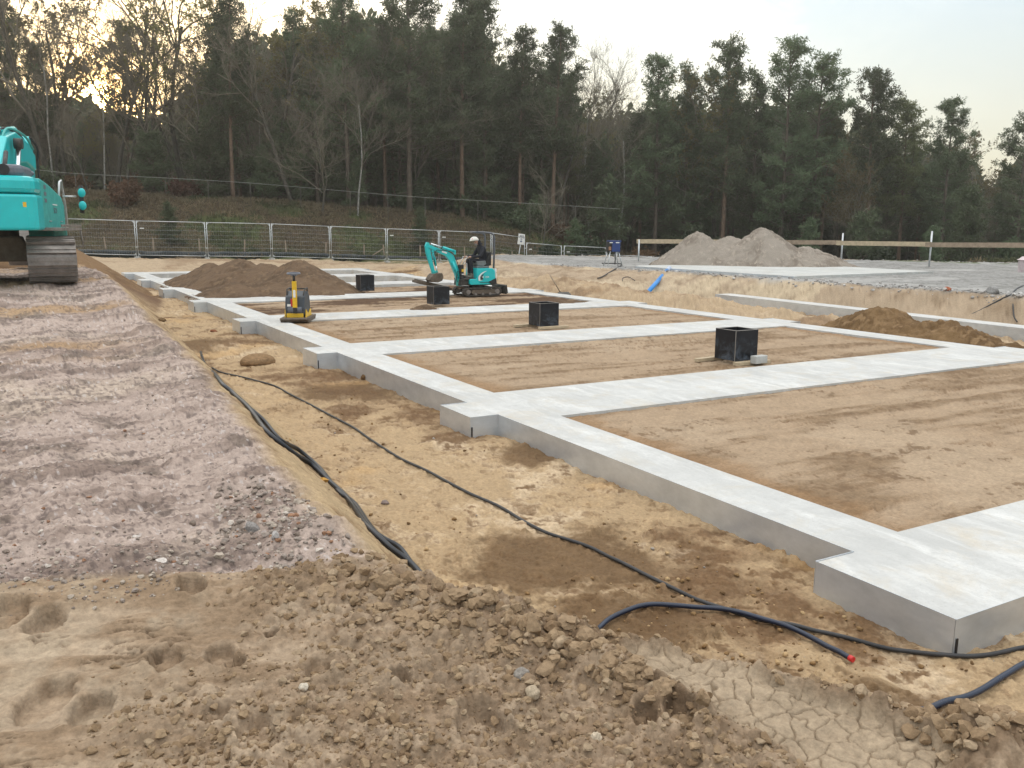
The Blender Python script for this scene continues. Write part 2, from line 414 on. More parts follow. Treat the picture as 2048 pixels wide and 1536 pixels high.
# foreground: smooth damp sand with strike marks, footprints, clod ridge
es_ = RTH*.96+FWH*.28; et_ = np.array([-es_[1], es_[0]]); S1 = GX*es_[0]+GY*es_[1]; T1 = GX*et_[0]+GY*et_[1]; T1 = T1+.05*n2
strike = fbm(S1*.8, T1*4.2, 2.0, 5, 101, .6); tear = (1-sst(.0, .05, np.abs(fbm(S1*.9, T1*5.0, 2.6, 4, 102, .6))))*sst(-.15, .25, n2+.6*n3+.1)
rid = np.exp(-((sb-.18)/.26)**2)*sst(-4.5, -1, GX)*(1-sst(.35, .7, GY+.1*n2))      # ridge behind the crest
cz = sst(.0, .22, .62+.25*n2-sb*.62+.3*sst(-.2, -1.6, GY)) * m_fg                # clod zone near the crest
low = sst(.2, 1.0, -GY+.35+.30*n1)*m_fg*sst(-4.62, -4.2, GX+.15*n2)
cz = np.clip(np.maximum(cz, low*sst(-.35, .15, n1+.5*n2+.1)), 0, 1)
lumpA = lumps(GX, GY, .11, 111, .8); lumpB = lumps(GX+.4, GY, .05, 121, .9); lumpC = lumps(GX, GY, .026, 131, .9)
dz += m_fg*(.020*n2+.006*n3)+m_fg*(1-cz)*(.024*strike+.006*n4-.020*tear+.008*n3)
dz += m_fg*cz*(.055*lumpA+.030*lumpB+.016*lumpC+.012*n3+.004*n4)
dz += rid*.15*(1+.5*n3+.5*n2)+rid*.08*lumps(GX, GY, .16, 151, .9)
# hard dried sand plates with cracks at the lower right of the heap
px_, py_ = onz(1560, 1450, .25)[:2]
pA_, pB_ = onz(1270, 1330, .3)[:2], onz(1760, 1560, .26)[:2]
def plate_d(x, y):
    e = pB_-pA_; t = np.clip(((x-pA_[0])*e[0]+(y-pA_[1])*e[1])/(e@e), 0, 1); return np.hypot(x-pA_[0]-e[0]*t, y-pA_[1]-e[1]*t)-.05-.10*t
m_pl = sst(-.05, .04, .0-plate_d(GX, GY)+.13*n2+.06*n3)*m_fg
cr = np.minimum(cracks(GX, GY, .085, 141), .06+cracks(GX, GY, .035, 142))
dz = dz*(1-m_pl*.75)+m_pl*(.02+.010*n3-.010*(1-sst(0, .10, cr)))
# foot holes
HOLES = [(385, 1180, .095, .07, 40), (20, 1235, .12, .06, 20), (90, 1250, .10, .05, 0), (545, 1255, .045, .10, 0), (330, 1300, .10, .055, 10), (440, 1290, .08, .04, 10), (470, 1305, .05, .05, 0),
         (640, 1320, .08, .03, 0), (800, 1330, .06, .045, 20), (90, 1370, .13, .05, 0), (180, 1390, .10, .05, 0), (960, 1420, .12, .04, 10), (1360, 1465, .09, .06, 0), (1290, 1470, .07, .05, 0),
         (510, 1440, .12, .04, 20), (1010, 1435, .06, .04, 0), (430, 1400, .07, .03, 0)]
hole = np.zeros_like(z)
for (u, v, r, d, a) in HOLES:
    r *= .72; d *= .72; c = onz(u, v, .38 if u < 1200 else .27); ca, sa = math.cos(rad(a)-YAW), math.sin(rad(a)-YAW)
    dx, dy = GX-c[0], GY-c[1]; q = np.hypot((dx*ca+dy*sa)/r, (-dx*sa+dy*ca)/(r*1.5))+.20*n3+.10*n4
    hole = np.maximum(hole, 1.5*d*(1-sst(.84, 1.0, q)))
    dz += .012*np.exp(-((q-1.2)/.18)**2)*m_fg
dz -= hole
# hollow boot prints on the bays
rng = np.random.default_rng(5)
for i in range(70):
    cx, cy = rng.uniform(1, 9.4), rng.uniform(.5, 4.3); a = rng.uniform(0, 3.1)
    near = (np.abs(GX-cx) < .3) & (np.abs(GY-cy) < .3); dx, dy = GX[near]-cx, GY[near]-cy
    q = np.hypot((dx*math.cos(a)+dy*math.sin(a))/.14, (-dx*math.sin(a)+dy*math.cos(a))/.05)
    dz[near] += -.014*(1-sst(.6, 1.1, q))+.006*np.exp(-((q-1.3)/.25)**2)
# woodland bank
dz += m_wood*(.16*n2+.12*n3*.6)+m_wood*.3*n1
fade = 1-sst(60, 90, GR)
# keep sand below the tops of the concrete
slab_top = ((GX > -.40) & (GX < WO+.35) & (GY > -1.3) & (GY < YF[7]+.1))
GZ = z+dz*fade
GZ = np.where(slab_top & (GZ > -.012) & (sb < -1), -.012-.2*0, GZ)

# colours: what each kind of earth is, mixed by where it lies
def C(r, g, b): return np.array([((c/255+.055)/1.055)**2.4 if c > 10 else c/3294 for c in (r, g, b)])
def mixc(a, b, t): return a*(1-t[:, None])+b*t[:, None]
one = np.ones((len(GX), 3))
p1 = fbm(GX, GY, .55, 5, 201, .6); p2 = fbm(GX, GY, 2.4, 5, 202, .6); p3 = fbm(GX, GY, 11, 4, 203, .65)
c_floor = mixc(one*C(184, 156, 118), C(141, 113, 82), sst(-.05, .45, p1+.5*p2))
c_floor = mixc(c_floor, C(206, 180, 144), sst(.1, .5, p2+.4*p3-.2*p1))
c_floor = mixc(c_floor, C(112, 84, 57), sst(.10, .36, p1*.6+.5*p2+.45*p3)*.9)
c_floor = mixc(c_floor, C(126, 98, 68), sst(.16, .4, p3+.3*p2)*.6)
c_floor = mixc(c_floor, C(204, 164, 110), sst(.3, .6, fbm(GX, GY, 1.2, 4, 209))*.4)
for (u, v, r) in [(1130, 1120, .75), (1250, 1240, .55), (1070, 910, .5), (1050, 740, 1.2), (700, 780, .8), (1850, 1440, .4), (330, 690, 1.4)]:
    c = onz(u, v, -.22); c_floor = mixc(c_floor, C(108, 82, 55), (1-sst(.5, 1.1, np.hypot(GX-c[0], GY-c[1])/r+.7*p2+.35*p3))*.85)
c_bay = mixc(one*C(174, 149, 119), C(147, 122, 93), sst(-.2, .4, rake+.3*p2))
c_bay = mixc(c_bay, C(182, 158, 128), sst(.1, .5, p1+.3*p2)*.8)
c_bay = mixc(c_bay, C(124, 99, 73), sst(.18, .40, p2*.35+.6*p3+.45*rake)*.85)
c_bay = mixc(c_bay, C(128, 98, 68), thin*sst(-.1, .35, n2+n1)*.65)
edge = np.minimum(np.abs(GX-W1), np.abs(GX-WR))
c_bay = mixc(c_bay, C(148, 114, 78), (1-sst(.05, .5, edge+.25*p2))*.7)
dirt3 = sst(CF[3]-.2, CF[3]+.3, GY)*(1-sst(CN[5]-1, CN[5], GY))
c_bay = mixc(c_bay, C(92, 68, 48), dirt3*sst(-.03, .12, fbm(GX*.45, GY*1.5, .9, 5, 205, .6)+.04)*.95)
c_bank = mixc(one*C(184, 163, 146), C(148, 128, 113), sst(-.15, .3, grv+.4*p2))
c_bank = mixc(c_bank, C(202, 181, 158), sst(.05, .5, p1+.4*p2)*.8)
c_bank = mixc(c_bank, C(176, 142, 100), sst(.22, .5, fbm(GX*.4, GY, .45, 4, 206))*.75)
c_bank = mixc(c_bank, C(124, 109, 95), sst(.2, .5, p2+.3*p3+.2*grv)*.7)
p4 = fbm(GX, GY*1.3, 26, 3, 211, .7)
c_bank = mixc(c_bank, C(96, 82, 76), sst(.16, .34, p4+.3*p2)*.6)
c_bank = mixc(c_bank, C(216, 206, 196), sst(.47, .57, p4*-1+.15*p3)*.5)
c_bank = mixc(c_bank, C(98, 84, 76), (sst(-.06, .10, n2-.03)*np.exp(-((GY-10.2-.25*GX)/.45)**2)*sst(-4.4, -3.6, GX))*.8)
c_bslope = mixc(one*C(188, 161, 122), C(156, 128, 94), sst(-.1, .35, p2+.4*p3))
c_bslope = mixc(c_bslope, C(120, 92, 68), sst(20, 25, GY))
c_fg = mixc(one*C(180, 156, 127), C(152, 127, 99), sst(-.25, .35, strike+.4*p2))
c_fg = mixc(c_fg, C(184, 164, 136), sst(.15, .5, p2)*.6)
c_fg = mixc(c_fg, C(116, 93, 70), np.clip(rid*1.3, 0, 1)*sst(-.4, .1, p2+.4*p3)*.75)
c_fg = mixc(c_fg, C(136, 112, 86), cz*.55*sst(-.5, .2, p2+p3))
c_fg = mixc(c_fg, C(112, 90, 68), tear*(1-cz)*.85)
c_fg = mixc(c_fg, C(178, 157, 128), m_pl*.85)
c_fg = mixc(c_fg, C(120, 100, 76), m_pl*(1-sst(0, .08, cr))*.7)
c_plat = mixc(one*C(158, 154, 145), C(134, 130, 121), sst(-.1, .4, p2+p3))
c_plat = mixc(c_plat, C(174, 169, 159), sst(.1, .4, p1))
c_ps = mixc(one*C(180, 157, 128), C(158, 135, 107), sst(-.1, .4, p2+.3*rill))
c_ps = mixc(c_ps, C(206, 184, 150), sst(.1, .4, p1+.3*p3)*.8)
c_ps = mixc(c_ps, C(128, 106, 82), sst(.3, .6, p3+.5*p2)*.5)
c_shelf = mixc(one*C(186, 162, 130), C(160, 134, 104), sst(-.1, .4, p1+.3*p2))
c_floor = mixc(c_floor, c_shelf, sst(38, 40, GY)+lump_r*.6*(1-sst(38, 40, GY)))
grass = sst(-.02, .35, fbm(GX, GY, .22, 4, 208)+.35*sst(14, 2, fb))
c_wood = mixc(one*C(74, 62, 46), C(78, 84, 48), grass)
c_wood = mixc(c_wood, C(96, 78, 56), sst(.1, .5, p2+.3*p3))
g2 = sst(-.2, .3, n2+.3-np.abs(fb+.3)*.8)*(fb > -3)*(fb < .4)*sst(640, 760, col_of(GX, GY)[0])
COLR = one*0
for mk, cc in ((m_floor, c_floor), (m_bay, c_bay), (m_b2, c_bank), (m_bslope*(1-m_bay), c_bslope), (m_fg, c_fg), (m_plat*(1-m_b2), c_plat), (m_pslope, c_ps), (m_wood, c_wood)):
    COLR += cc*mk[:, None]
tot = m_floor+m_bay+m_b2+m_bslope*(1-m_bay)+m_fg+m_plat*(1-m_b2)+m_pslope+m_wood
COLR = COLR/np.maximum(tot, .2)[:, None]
COLR = mixc(COLR, C(84, 92, 50), g2*.85)
COLR *= (.84*(1+.14*n4+.12*n3+.05*p3))[:, None]*np.array([.975, 1.0, 1.09])

def ground_material(name='earth', tint=None, scale=1.0, bump=.5):
    m = bpy.data.materials.new(name); m.use_nodes = True; t = m.node_tree; b = t.nodes['Principled BSDF']
    b.inputs['Roughness'].default_value = .95; b.inputs['Specular IOR Level'].default_value = .15
    at = t.nodes.new('ShaderNodeAttribute'); at.attribute_name = 'Col'
    tcn = t.nodes.new('ShaderNodeTexCoord')
    n = t.nodes.new('ShaderNodeTexNoise'); n.inputs['Scale'].default_value = 35*scale; n.inputs['Detail'].default_value = 10; n.inputs['Roughness'].default_value = .75
    t.links.new(tcn.outputs['Object'], n.inputs['Vector'])
    v = t.nodes.new('ShaderNodeTexVoronoi'); v.inputs['Scale'].default_value = 60*scale; t.links.new(tcn.outputs['Object'], v.inputs['Vector'])
    r = t.nodes.new('ShaderNodeMapRange'); r.inputs[1].default_value = .3; r.inputs[2].default_value = .7; r.inputs[3].default_value = .72; r.inputs[4].default_value = 1.25
    t.links.new(n.outputs[0], r.inputs[0])
    sc = t.nodes.new('ShaderNodeVectorMath'); sc.operation = 'SCALE'; t.links.new(at.outputs['Color'], sc.inputs[0]); t.links.new(r.outputs[0], sc.inputs['Scale'])
    t.links.new(sc.outputs[0], b.inputs['Base Color'])
    ad = t.nodes.new('ShaderNodeMath'); ad.operation = 'MULTIPLY_ADD'; t.links.new(v.outputs['Distance'], ad.inputs[0]); ad.inputs[1].default_value = -.4; t.links.new(n.outputs[0], ad.inputs[2])
    bp = t.nodes.new('ShaderNodeBump'); bp.inputs['Strength'].default_value = bump; bp.inputs['Distance'].default_value = .02
    t.links.new(ad.outputs[0], bp.inputs['Height']); t.links.new(bp.outputs[0], b.inputs['Normal'])
    return m
M_EARTH = ground_material()
idx = np.arange(NR*NA).reshape(NR, NA)
nx = np.roll(idx, -1, axis=1)
Q = np.stack([idx[:-1].ravel(), idx[1:].ravel(), nx[1:].ravel(), nx[:-1].ravel()], 1)
Vg = np.stack([GX, GY, GZ], 1)
Vg = np.vstack([Vg, [[CAM[0], CAM[1], Vg[0, 2]]]])
COLg = np.vstack([COLR, COLR[:1]])
ctr = len(Vg)-1
Q = np.vstack([Q, np.stack([idx[0], nx[0], np.full(NA, ctr), np.full(NA, ctr)], 1)[:0]])
gr = mesh_np('ground', Vg, Q[:, ::-1], M_EARTH, attr={'Col': COLg})
tag(gr, kind='structure')
print('ground verts', len(Vg))
def gsample(x, y):
    """height of the finished ground at a point (nearest ring vertex)"""
    dx, dy = x-CAM[0], y-CAM[1]; r = math.hypot(dx, dy); a = math.atan2(dx, dy)-YAW
    a = (a+math.pi) % (2*math.pi)-math.pi
    i = min(max(np.searchsorted(rr, r), 1), NR-1); j = min(max(np.searchsorted(ang, a), 1), NA-1)
    if r-rr[i-1] < rr[i]-r: i -= 1
    if a-ang[j-1] < ang[j]-a: j -= 1
    return float(GZ[i*NA+j])

# ================================================================ concrete
def concrete_mat(name, base, stain, streak=True):
    m = bpy.data.materials.new(name); m.use_nodes = True; t = m.node_tree; b = t.nodes['Principled BSDF']; nn = t.nodes.new; lk = t.links.new
    co = nn('ShaderNodeTexCoord')
    def noise(sc, det, rough, scale3=(1, 1, 1), dist=0):
        mp = nn('ShaderNodeMapping'); mp.inputs['Scale'].default_value = scale3; lk(co.outputs['Object'], mp.inputs[0])
        n = nn('ShaderNodeTexNoise'); n.inputs['Scale'].default_value = sc; n.inputs['Detail'].default_value = det; n.inputs['Roughness'].default_value = rough; n.inputs['Distortion'].default_value = dist
        lk(mp.outputs[0], n.inputs['Vector']); return n.outputs[0]
    def ramp(src, a, c, v0, v1):
        r = nn('ShaderNodeMapRange'); r.inputs[1].default_value = a; r.inputs[2].default_value = c; r.inputs[3].default_value = v0; r.inputs[4].default_value = v1; lk(src, r.inputs[0]); return r.outputs[0]
    def mix(f, a, c):
        x = nn('ShaderNodeMixRGB'); lk(f, x.inputs[0])
        for i, k in ((1, a), (2, c)):
            if isinstance(k, tuple): x.inputs[i].default_value = (*k, 1)
            else: lk(k, x.inputs[i])
        return x.outputs[0]
    big = noise(.9, 8, .65, dist=.4); brush = noise(3.5, 8, .7, (1, .25, 1), .5); fine = noise(40, 6, .8)
    c = mix(ramp(big, .38, .62, 0, 1), tuple(k*.80 for k in base), base)
    c = mix(ramp(brush, .48, .66, 0, .9), c, tuple(min(.92, k*1.16) for k in base))
    c = mix(ramp(noise(6, 7, .75), .52, .70, 0, .55), c, tuple(k*.70 for k in base))
    c = mix(ramp(noise(1.7, 9, .72, dist=.8), .50, .68, 0, .6), c, stain)
    c = mix(ramp(noise(14, 8, .8, (1, .4, 1), .6), .46, .64, .0, .5), c, tuple(k*.78 for k in base))
    c = mix(ramp(fine, .32, .46, .5, 0), c, tuple(k*.55 for k in base))
    lk(c, b.inputs['Base Color']); b.inputs['Roughness'].default_value = .8; b.inputs['Specular IOR Level'].default_value = .25
    bp = nn('ShaderNodeBump'); bp.inputs['Strength'].default_value = .25; bp.inputs['Distance'].default_value = .01; lk(brush, bp.inputs['Height']); lk(bp.outputs[0], b.inputs['Normal'])
    return m
M_CONC = concrete_mat('concrete', (.545, .54, .525), (.50, .43, .33))
M_CONC_OLD = concrete_mat('old_concrete', (.52, .52, .50), (.42, .38, .32))
def sheet_mat():
    m = bpy.data.materials.new('formwork_sheet'); m.use_nodes = True; t = m.node_tree; b = t.nodes['Principled BSDF']; nn = t.nodes.new; lk = t.links.new
    co = nn('ShaderNodeTexCoord'); mp = nn('ShaderNodeMapping'); mp.inputs['Scale'].default_value = (.8, .8, 1.6); lk(co.outputs['Object'], mp.inputs[0])
    n = nn('ShaderNodeTexNoise'); n.inputs['Scale'].default_value = 3.5; n.inputs['Detail'].default_value = 8; n.inputs['Roughness'].default_value = .7; lk(mp.outputs[0], n.inputs['Vector'])
    cr = nn('ShaderNodeValToRGB'); cr.color_ramp.elements[0].position = .3; cr.color_ramp.elements[0].color = (.52, .55, .58, 1)
    cr.color_ramp.elements[1].position = .7; cr.color_ramp.elements[1].color = (.70, .735, .775, 1); lk(n.outputs[0], cr.inputs[0]); lk(cr.outputs[0], b.inputs['Base Color'])
    b.inputs['Metallic'].default_value = .6; b.inputs['Roughness'].default_value = .34
    n3_ = nn('ShaderNodeTexNoise'); n3_.inputs['Scale'].default_value = 1.6; n3_.inputs['Detail'].default_value = 2; lk(co.outputs['Object'], n3_.inputs['Vector']); bp = nn('ShaderNodeBump'); bp.inputs['Strength'].default_value = .5; bp.inputs['Distance'].default_value = .05; lk(n3_.outputs[0], bp.inputs['Height']); lk(bp.outputs[0], b.inputs['Normal'])
    return m
M_SHEET = sheet_mat()
M_DARK = mat('black_plastic', (.012, .012, .014), .45)
def grid_body(xb, yb, solid, zt, zbm):
    """body made of grid cells: top faces and outer side walls"""
    V = []; Fc = []; ix = {}
    def v(x, y, z):
        k = (round(x, 4), round(y, 4), z)
        if k not in ix: ix[k] = len(V); V.append(k)
        return ix[k]
    nx_, ny_ = len(xb)-1, len(yb)-1
    S = lambda i, j: 0 <= i < nx_ and 0 <= j < ny_ and solid(i, j)
    sides = []
    for i in range(nx_):
        for j in range(ny_):
            if not S(i, j): continue
            x0, x1, y0, y1 = xb[i], xb[i+1], yb[j], yb[j+1]
            Fc.append((v(x0, y0, zt), v(x1, y0, zt), v(x1, y1, zt), v(x0, y1, zt)))
            for di, dj, a, b in ((-1, 0, (x0, y1), (x0, y0)), (1, 0, (x1, y0), (x1, y1)), (0, -1, (x0, y0), (x1, y0)), (0, 1, (x1, y1), (x0, y1))):
                if not S(i+di, j+dj):
                    Fc.append((v(*a, zt), v(*a, zbm), v(*b, zbm), v(*b, zt))); sides.append((a, b, di, dj))
    return V, Fc, sides
XB = [XS, 0, W1, WR, WO, WO+.32]
yy = set()
for k in range(8): yy |= {round(float(CN[k]), 4), round(float(CF[k]), 4), round(float(YN[k]), 4), round(float(YF[k]), 4)}
YB = sorted(yy)
def solid(i, j):
    ym = .5*(YB[j]+YB[j+1])
    beam = any(CN[k] <= ym <= CF[k] for k in range(8)); stub = any(YN[k] <= ym <= YF[k] for k in range(8))
    if i in (0, 4): return stub
    if i in (1, 3): return YN[0] <= ym <= YF[7]
    return beam
V, Fc, sides = grid_body(XB, YB, solid, 0.0, -.5)
foundation = empty('foundation', (0, 0, 0), label='pale concrete grid of ground beams with sheet metal sides, filled with sand', cat='foundation')
fb_ = mesh_np('concrete_beams', V, Fc, M_CONC, foundation, smooth=False)
# sheet metal formwork left on the outer sides, one panel per straight run
def merge_runs(S):
    out = []
    key = {}
    for a, b, di, dj in S:
        if di: key.setdefault(('x', a[0], di), []).append((min(a[1], b[1]), max(a[1], b[1])))
        else: key.setdefault(('y', a[1], dj), []).append((min(a[0], b[0]), max(a[0], b[0])))
    for k, seg in key.items():
        seg.sort(); cur = list(seg[0])
        for s0, s1 in seg[1:]:
            if abs(s0-cur[1]) < 1e-3: cur[1] = s1
            else: out.append((k, tuple(cur))); cur = [s0, s1]
        out.append((k, tuple(cur)))
    return out
outer = [s_ for s_ in sides if not (W1-.01 <= s_[0][0] <= WR+.01 and W1-.01 <= s_[1][0] <= WR+.01 and abs(s_[0][1]-YN[0]) > .01)]
for (ax, c0, sg), (s0, s1) in merge_runs(outer):
    if ax == 'x' and c0 > 5: continue
    b = MB(); t = .004
    if ax == 'x': b.box((c0+sg*(t/2+.0015), (s0+s1)/2, -.235), (t, s1-s0-.002, .485))
    else: b.box(((s0+s1)/2, c0+sg*(t/2+.0015), -.235), (s1-s0-.002+.012, t, .485))
    b.build('formwork_panel', M_SHEET, foundation)
for k in range(8):       # dark strips at the outer corners of the short stubs
    b = MB(); b.box((XS+.012, YN[k]-.009, -.19), (.016, .006, .17)); b.build('corner_strip', M_DARK, foundation)

a_, c_ = onz(1431, 588, 0), onz(2048, 657, 0); dirv = (c_-a_)/np.linalg.norm(c_-a_); nrm_ = np.array([-dirv[1], dirv[0], 0]);
if nrm_[0] < 0: nrm_ = -nrm_
L2 = np.linalg.norm(c_-a_)+4
sf = empty('strip_foundation', a_, label='long narrow concrete ground beam at the foot of the right sand slope', cat='foundation')
b = MB(); e_ = dirv*L2; n_ = nrm_*.62
P4 = [(0, 0), (e_[0], e_[1]), (e_[0]+n_[0], e_[1]+n_[1]), (n_[0], n_[1])]
b.prism(P4, -.5, 0, axis='z').build('concrete_beam', M_CONC, sf)
b = MB(); o2 = -nrm_*.006
b.prism([(o2[0], o2[1]), (e_[0]+o2[0], e_[1]+o2[1]), (e_[0]-nrm_[0]*.002, e_[1]-nrm_[1]*.002), (-nrm_[0]*.002, -nrm_[1]*.002)], -.5, .002, axis='z').build('formwork_panel', M_SHEET, sf)
STRIP_A, STRIP_D, STRIP_N = a_, dirv, nrm_
slab = empty('floor_slab', (17, 17, .3), label='flat pale concrete slab on the raised gravel yard in front of the gravel heaps', cat='slab')
b = MB(); b.prism([(.05, -.6), (7.6, -.2), (7.9, 7.4), (.6, 8.1), (-.05, 7.5)], 0, .28, axis='z'); b.build('concrete_top', M_CONC_OLD, slab)
b = MB(); b.prism([(.046, -.6), (-.054, 7.5), (-.060, 7.5), (.040, -.6)], 0, .282, axis='z'); b.build('formwork_panel', M_SHEET, slab)

# ================================================================ heaps
def heap(name, bounds, func, res, basef, cols, label, cat, bump=.5, seed=1, group=None):
    x0, x1, y0, y1 = bounds; nx_ = int((x1-x0)/res); ny_ = int((y1-y0)/res)
    X, Y = np.meshgrid(np.linspace(x0, x1, nx_), np.linspace(y0, y1, ny_)); X = X.ravel(); Y = Y.ravel()
    h = func(X, Y); base = basef(X, Y)
    q1 = fbm(X, Y, 1.3, 5, seed, .6); q2 = fbm(X, Y, 7, 4, seed+1, .6)
    col = mixc(np.ones((len(X), 3))*cols[0], cols[1], sst(-.15, .35, q1+.5*q2)); col = mixc(col, cols[2], sst(.2, .5, q2+.2*q1)*.8)
    idx = np.arange(nx_*ny_).reshape(ny_, nx_); Qf = np.stack([idx[:-1, :-1].ravel(), idx[:-1, 1:].ravel(), idx[1:, 1:].ravel(), idx[1:, :-1].ravel()], 1)
    ok = (h[Qf] > -.02).all(1); Qf = Qf[ok]; used = np.unique(Qf); rem = np.zeros(len(X), int); rem[used] = np.arange(len(used))
    o = mesh_np(name, np.stack([X, Y, base+np.where(h < 0, h*2, h)-.02], 1)[used], rem[Qf], M_EARTH, attr={'Col': (col*.86)[used]})
    return tag(o, label, cat, group)
def cone(X, Y, cx, cy, h, rx, ry, a=0, p=1.0):
    ca, sa = math.cos(a), math.sin(a); dx, dy = X-cx, Y-cy
    q = np.hypot((dx*ca+dy*sa)/rx, (-dx*sa+dy*ca)/ry)
    return h*(1-np.sqrt(q*q+.012)*1.0)
def smax(*a):
    k = .05; return k*np.log(sum(np.exp(np.clip(v/k, -80, 80)) for v in a))
BR = [C(112, 91, 72), C(94, 76, 60), C(132, 109, 86)]
def f_soil(X, Y):
    h = smax(cone(X, Y, 3.7, 25.2, 1.20, 2.0, 3.0), cone(X, Y, 2.3, 28.0, 1.15, 2.0, 3.0), cone(X, Y, 1.7, 29.6, .85, 1.9, 3.0), cone(X, Y, 3.0, 26.8, 1.08, 1.8, 2.6), cone(X, Y, 1.35, 23.9, .50, 1.25, 1.7), cone(X, Y, 2.4, 24.0, .55, 1.5, 1.9))
    return np.minimum(h, 1.02+.2*h*0)*.5+h*.5+.14*fbm(X, Y, .9, 4, 301)+.06*fbm(X, Y, 3.2, 4, 304, .6)+.03*fbm(X, Y, 5, 3, 302)+.035*lumps(X, Y, .2, 303, .5)-.04
heap('soil_heap', (-1.2, 6.4, 20.8, 33.5), f_soil, .05, lambda X, Y: 0*X-.03, BR, 'large dark brown soil heap lying across the far ground beams', 'soil heap')
def f_small(X, Y):
    h = smax(cone(X, Y, 11.55, 8.9, .66, 1.0, 1.5, .1), cone(X, Y, 11.5, 7.4, .50, 1.0, 1.6), cone(X, Y, 11.35, 6.9, .26, .8, 1.0))
    return h+.10*fbm(X, Y, 2.2, 4, 311)+.05*fbm(X, Y, 8, 3, 312)+.05*lumps(X, Y, .12, 313, .7)-.03
heap('soil_heap', (10.3, 13.0, 4.4, 11.0), f_small, .028, lambda X, Y: 0*X-.12, [C(128, 102, 72), C(104, 80, 54), C(150, 122, 90)], 'low lumpy brown soil heap between the right concrete beams', 'soil heap')
GC = [ond(1395, 528, 37.5), ond(1522, 528, 37), ond(1460, 528, 37.6), ond(1610, 530, 36.5)]
GR_C = [C(154, 144, 133), C(130, 119, 108), C(176, 165, 152)]
def f_gravel(X, Y):
    h = smax(cone(X, Y, *GC[0][:2], 1.66, 2.2, 2.2), cone(X, Y, *GC[1][:2], 1.90, 2.7, 2.5), cone(X, Y, *GC[2][:2], 1.55, 2.4, 2.2), cone(X, Y, *GC[3][:2], 1.0, 2.7, 1.9))
    return h+.12*fbm(X, Y, 1.1, 4, 321)+.09*fbm(X, Y, 4, 4, 322, .6)+.05*lumps(X, Y, .13, 323, .6)-.05
heap('gravel_heap', (min(g[0] for g in GC)-3.4, max(g[0] for g in GC)+3.6, min(g[1] for g in GC)-3.4, max(g[1] for g in GC)+3.4), f_gravel, .055, lambda X, Y: 0*X+.48, GR_C, 'tall two-peaked heap of grey brown gravel in front of the timber batter board', 'gravel heap')
def f_fill(X, Y):
    h = np.minimum(cone(X, Y, -5.0, 27.5, 3.1, 4.4, 5.6), 1.5+.1*fbm(X, Y, .5, 3, 335))
    return h+.06*fbm(X, Y, 1.2, 4, 331)+.03*lumps(X, Y, .2, 333, .5)-.02
heap('soil_heap', (-9, .4, 22, 34), f_fill, .07, lambda X, Y: 0*X-.1, [C(136, 108, 80), C(116, 90, 66), C(150, 124, 94)], 'smooth brown soil heap sloping down beside the big excavator', 'soil heap')
def f_tiny(cx, cy, h, rx, ry, sd):
    return lambda X, Y: cone(X, Y, cx, cy, h, rx, ry)+.03*fbm(X, Y, 6, 3, sd)+.03*lumps(X, Y, .07, sd+1, .7)-.02
for (u, v, h, rx, ry, lab) in [(1128, 605, .14, 1.3, .45, 'thin spread of dark soil on the beam right of the mini excavator'),
                               (848, 618, .20, .55, .4, 'small heap of dark soil left of the black box beside the mini excavator')]:
    c = onz(u, v, 0); heap('soil_heap', (c[0]-rx*1.3, c[0]+rx*1.3, c[1]-ry*1.4, c[1]+ry*1.4), f_tiny(c[0], c[1], h, rx, ry, int(u)), .03, lambda X, Y: 0*X-.02, BR, lab, 'soil heap')
print('heaps done')

# ================================================================ small materials
M_TURQ = mat('turquoise_paint', (.0, .50, .52), .38, noise=(2.5, .10), coat=.3)
M_TURQ2 = mat('worn_turquoise_paint', (.03, .36, .33), .5, noise=(5, .2))
M_STEEL = mat('galvanised_steel', (.55, .57, .58), .42, metal=.75, noise=(9, .2))
M_CHROME = mat('chrome_rod', (.75, .77, .8), .15, metal=1)
M_SHOE = mat('worn_steel', (.26, .23, .21), .5, metal=.45, noise=(5, .35), bump=.3, bscale=20)
M_DKSTEEL = mat('dirty_dark_steel', (.05, .045, .04), .6, metal=.3, noise=(6, .4), bump=.2, bscale=30)
M_MUD = mat('muddy_steel', (.13, .10, .075), .85, noise=(8, .35), bump=.5, bscale=30)
M_RUB = mat('black_rubber', (.02, .02, .021), .7, noise=(10, .3))
M_GREY = mat('grey_plastic', (.13, .14, .17), .45, noise=(6, .1))
M_WOOD = mat('fresh_timber', (.50, .40, .27), .75, noise=(7, .25), bump=.2)
M_WOOD2 = mat('weathered_timber', (.33, .25, .18), .8, noise=(5, .35), bump=.3)
M_WHITE = mat('white_paint', (.78, .78, .76), .5)
M_YEL = mat('yellow_paint', (.75, .46, .02), .45, noise=(14, .15))
M_RED = mat('red_plastic', (.55, .02, .02), .4)
M_FILM = mat('film_faced_plywood', (.012, .013, .018), .32, noise=(6, .3))
M_PLYEDGE = mat('plywood_edge', (.26, .24, .22), .7)
M_BLUE = mat('blue_pipe', (.01, .22, .62), .35)
M_BLUE2 = mat('dark_blue_box', (.012, .04, .17), .4)
M_HOSE = mat('black_pipe', (.012, .014, .02), .32, noise=(3, .3))
M_HOSE2 = mat('dusty_cable', (.035, .034, .036), .6, noise=(3, .4))
M_BLUEHOSE = mat('blue_black_pipe', (.010, .017, .040), .28, noise=(3, .3))
M_TARP = mat('black_tarpaulin', (.018, .024, .028), .5, bump=.6, bscale=3)
M_GLASS = mat('dark_glass', (.02, .025, .03), .08)
M_CLOTH = mat('dark_navy_cloth', (.012, .014, .022), .9, bump=.3, bscale=40)
M_SKIN = mat('skin', (.42, .25, .18), .6)
M_STONE = mat('stone', (.30, .25, .19), .85, noise=(8, .25), bump=.5, bscale=25)
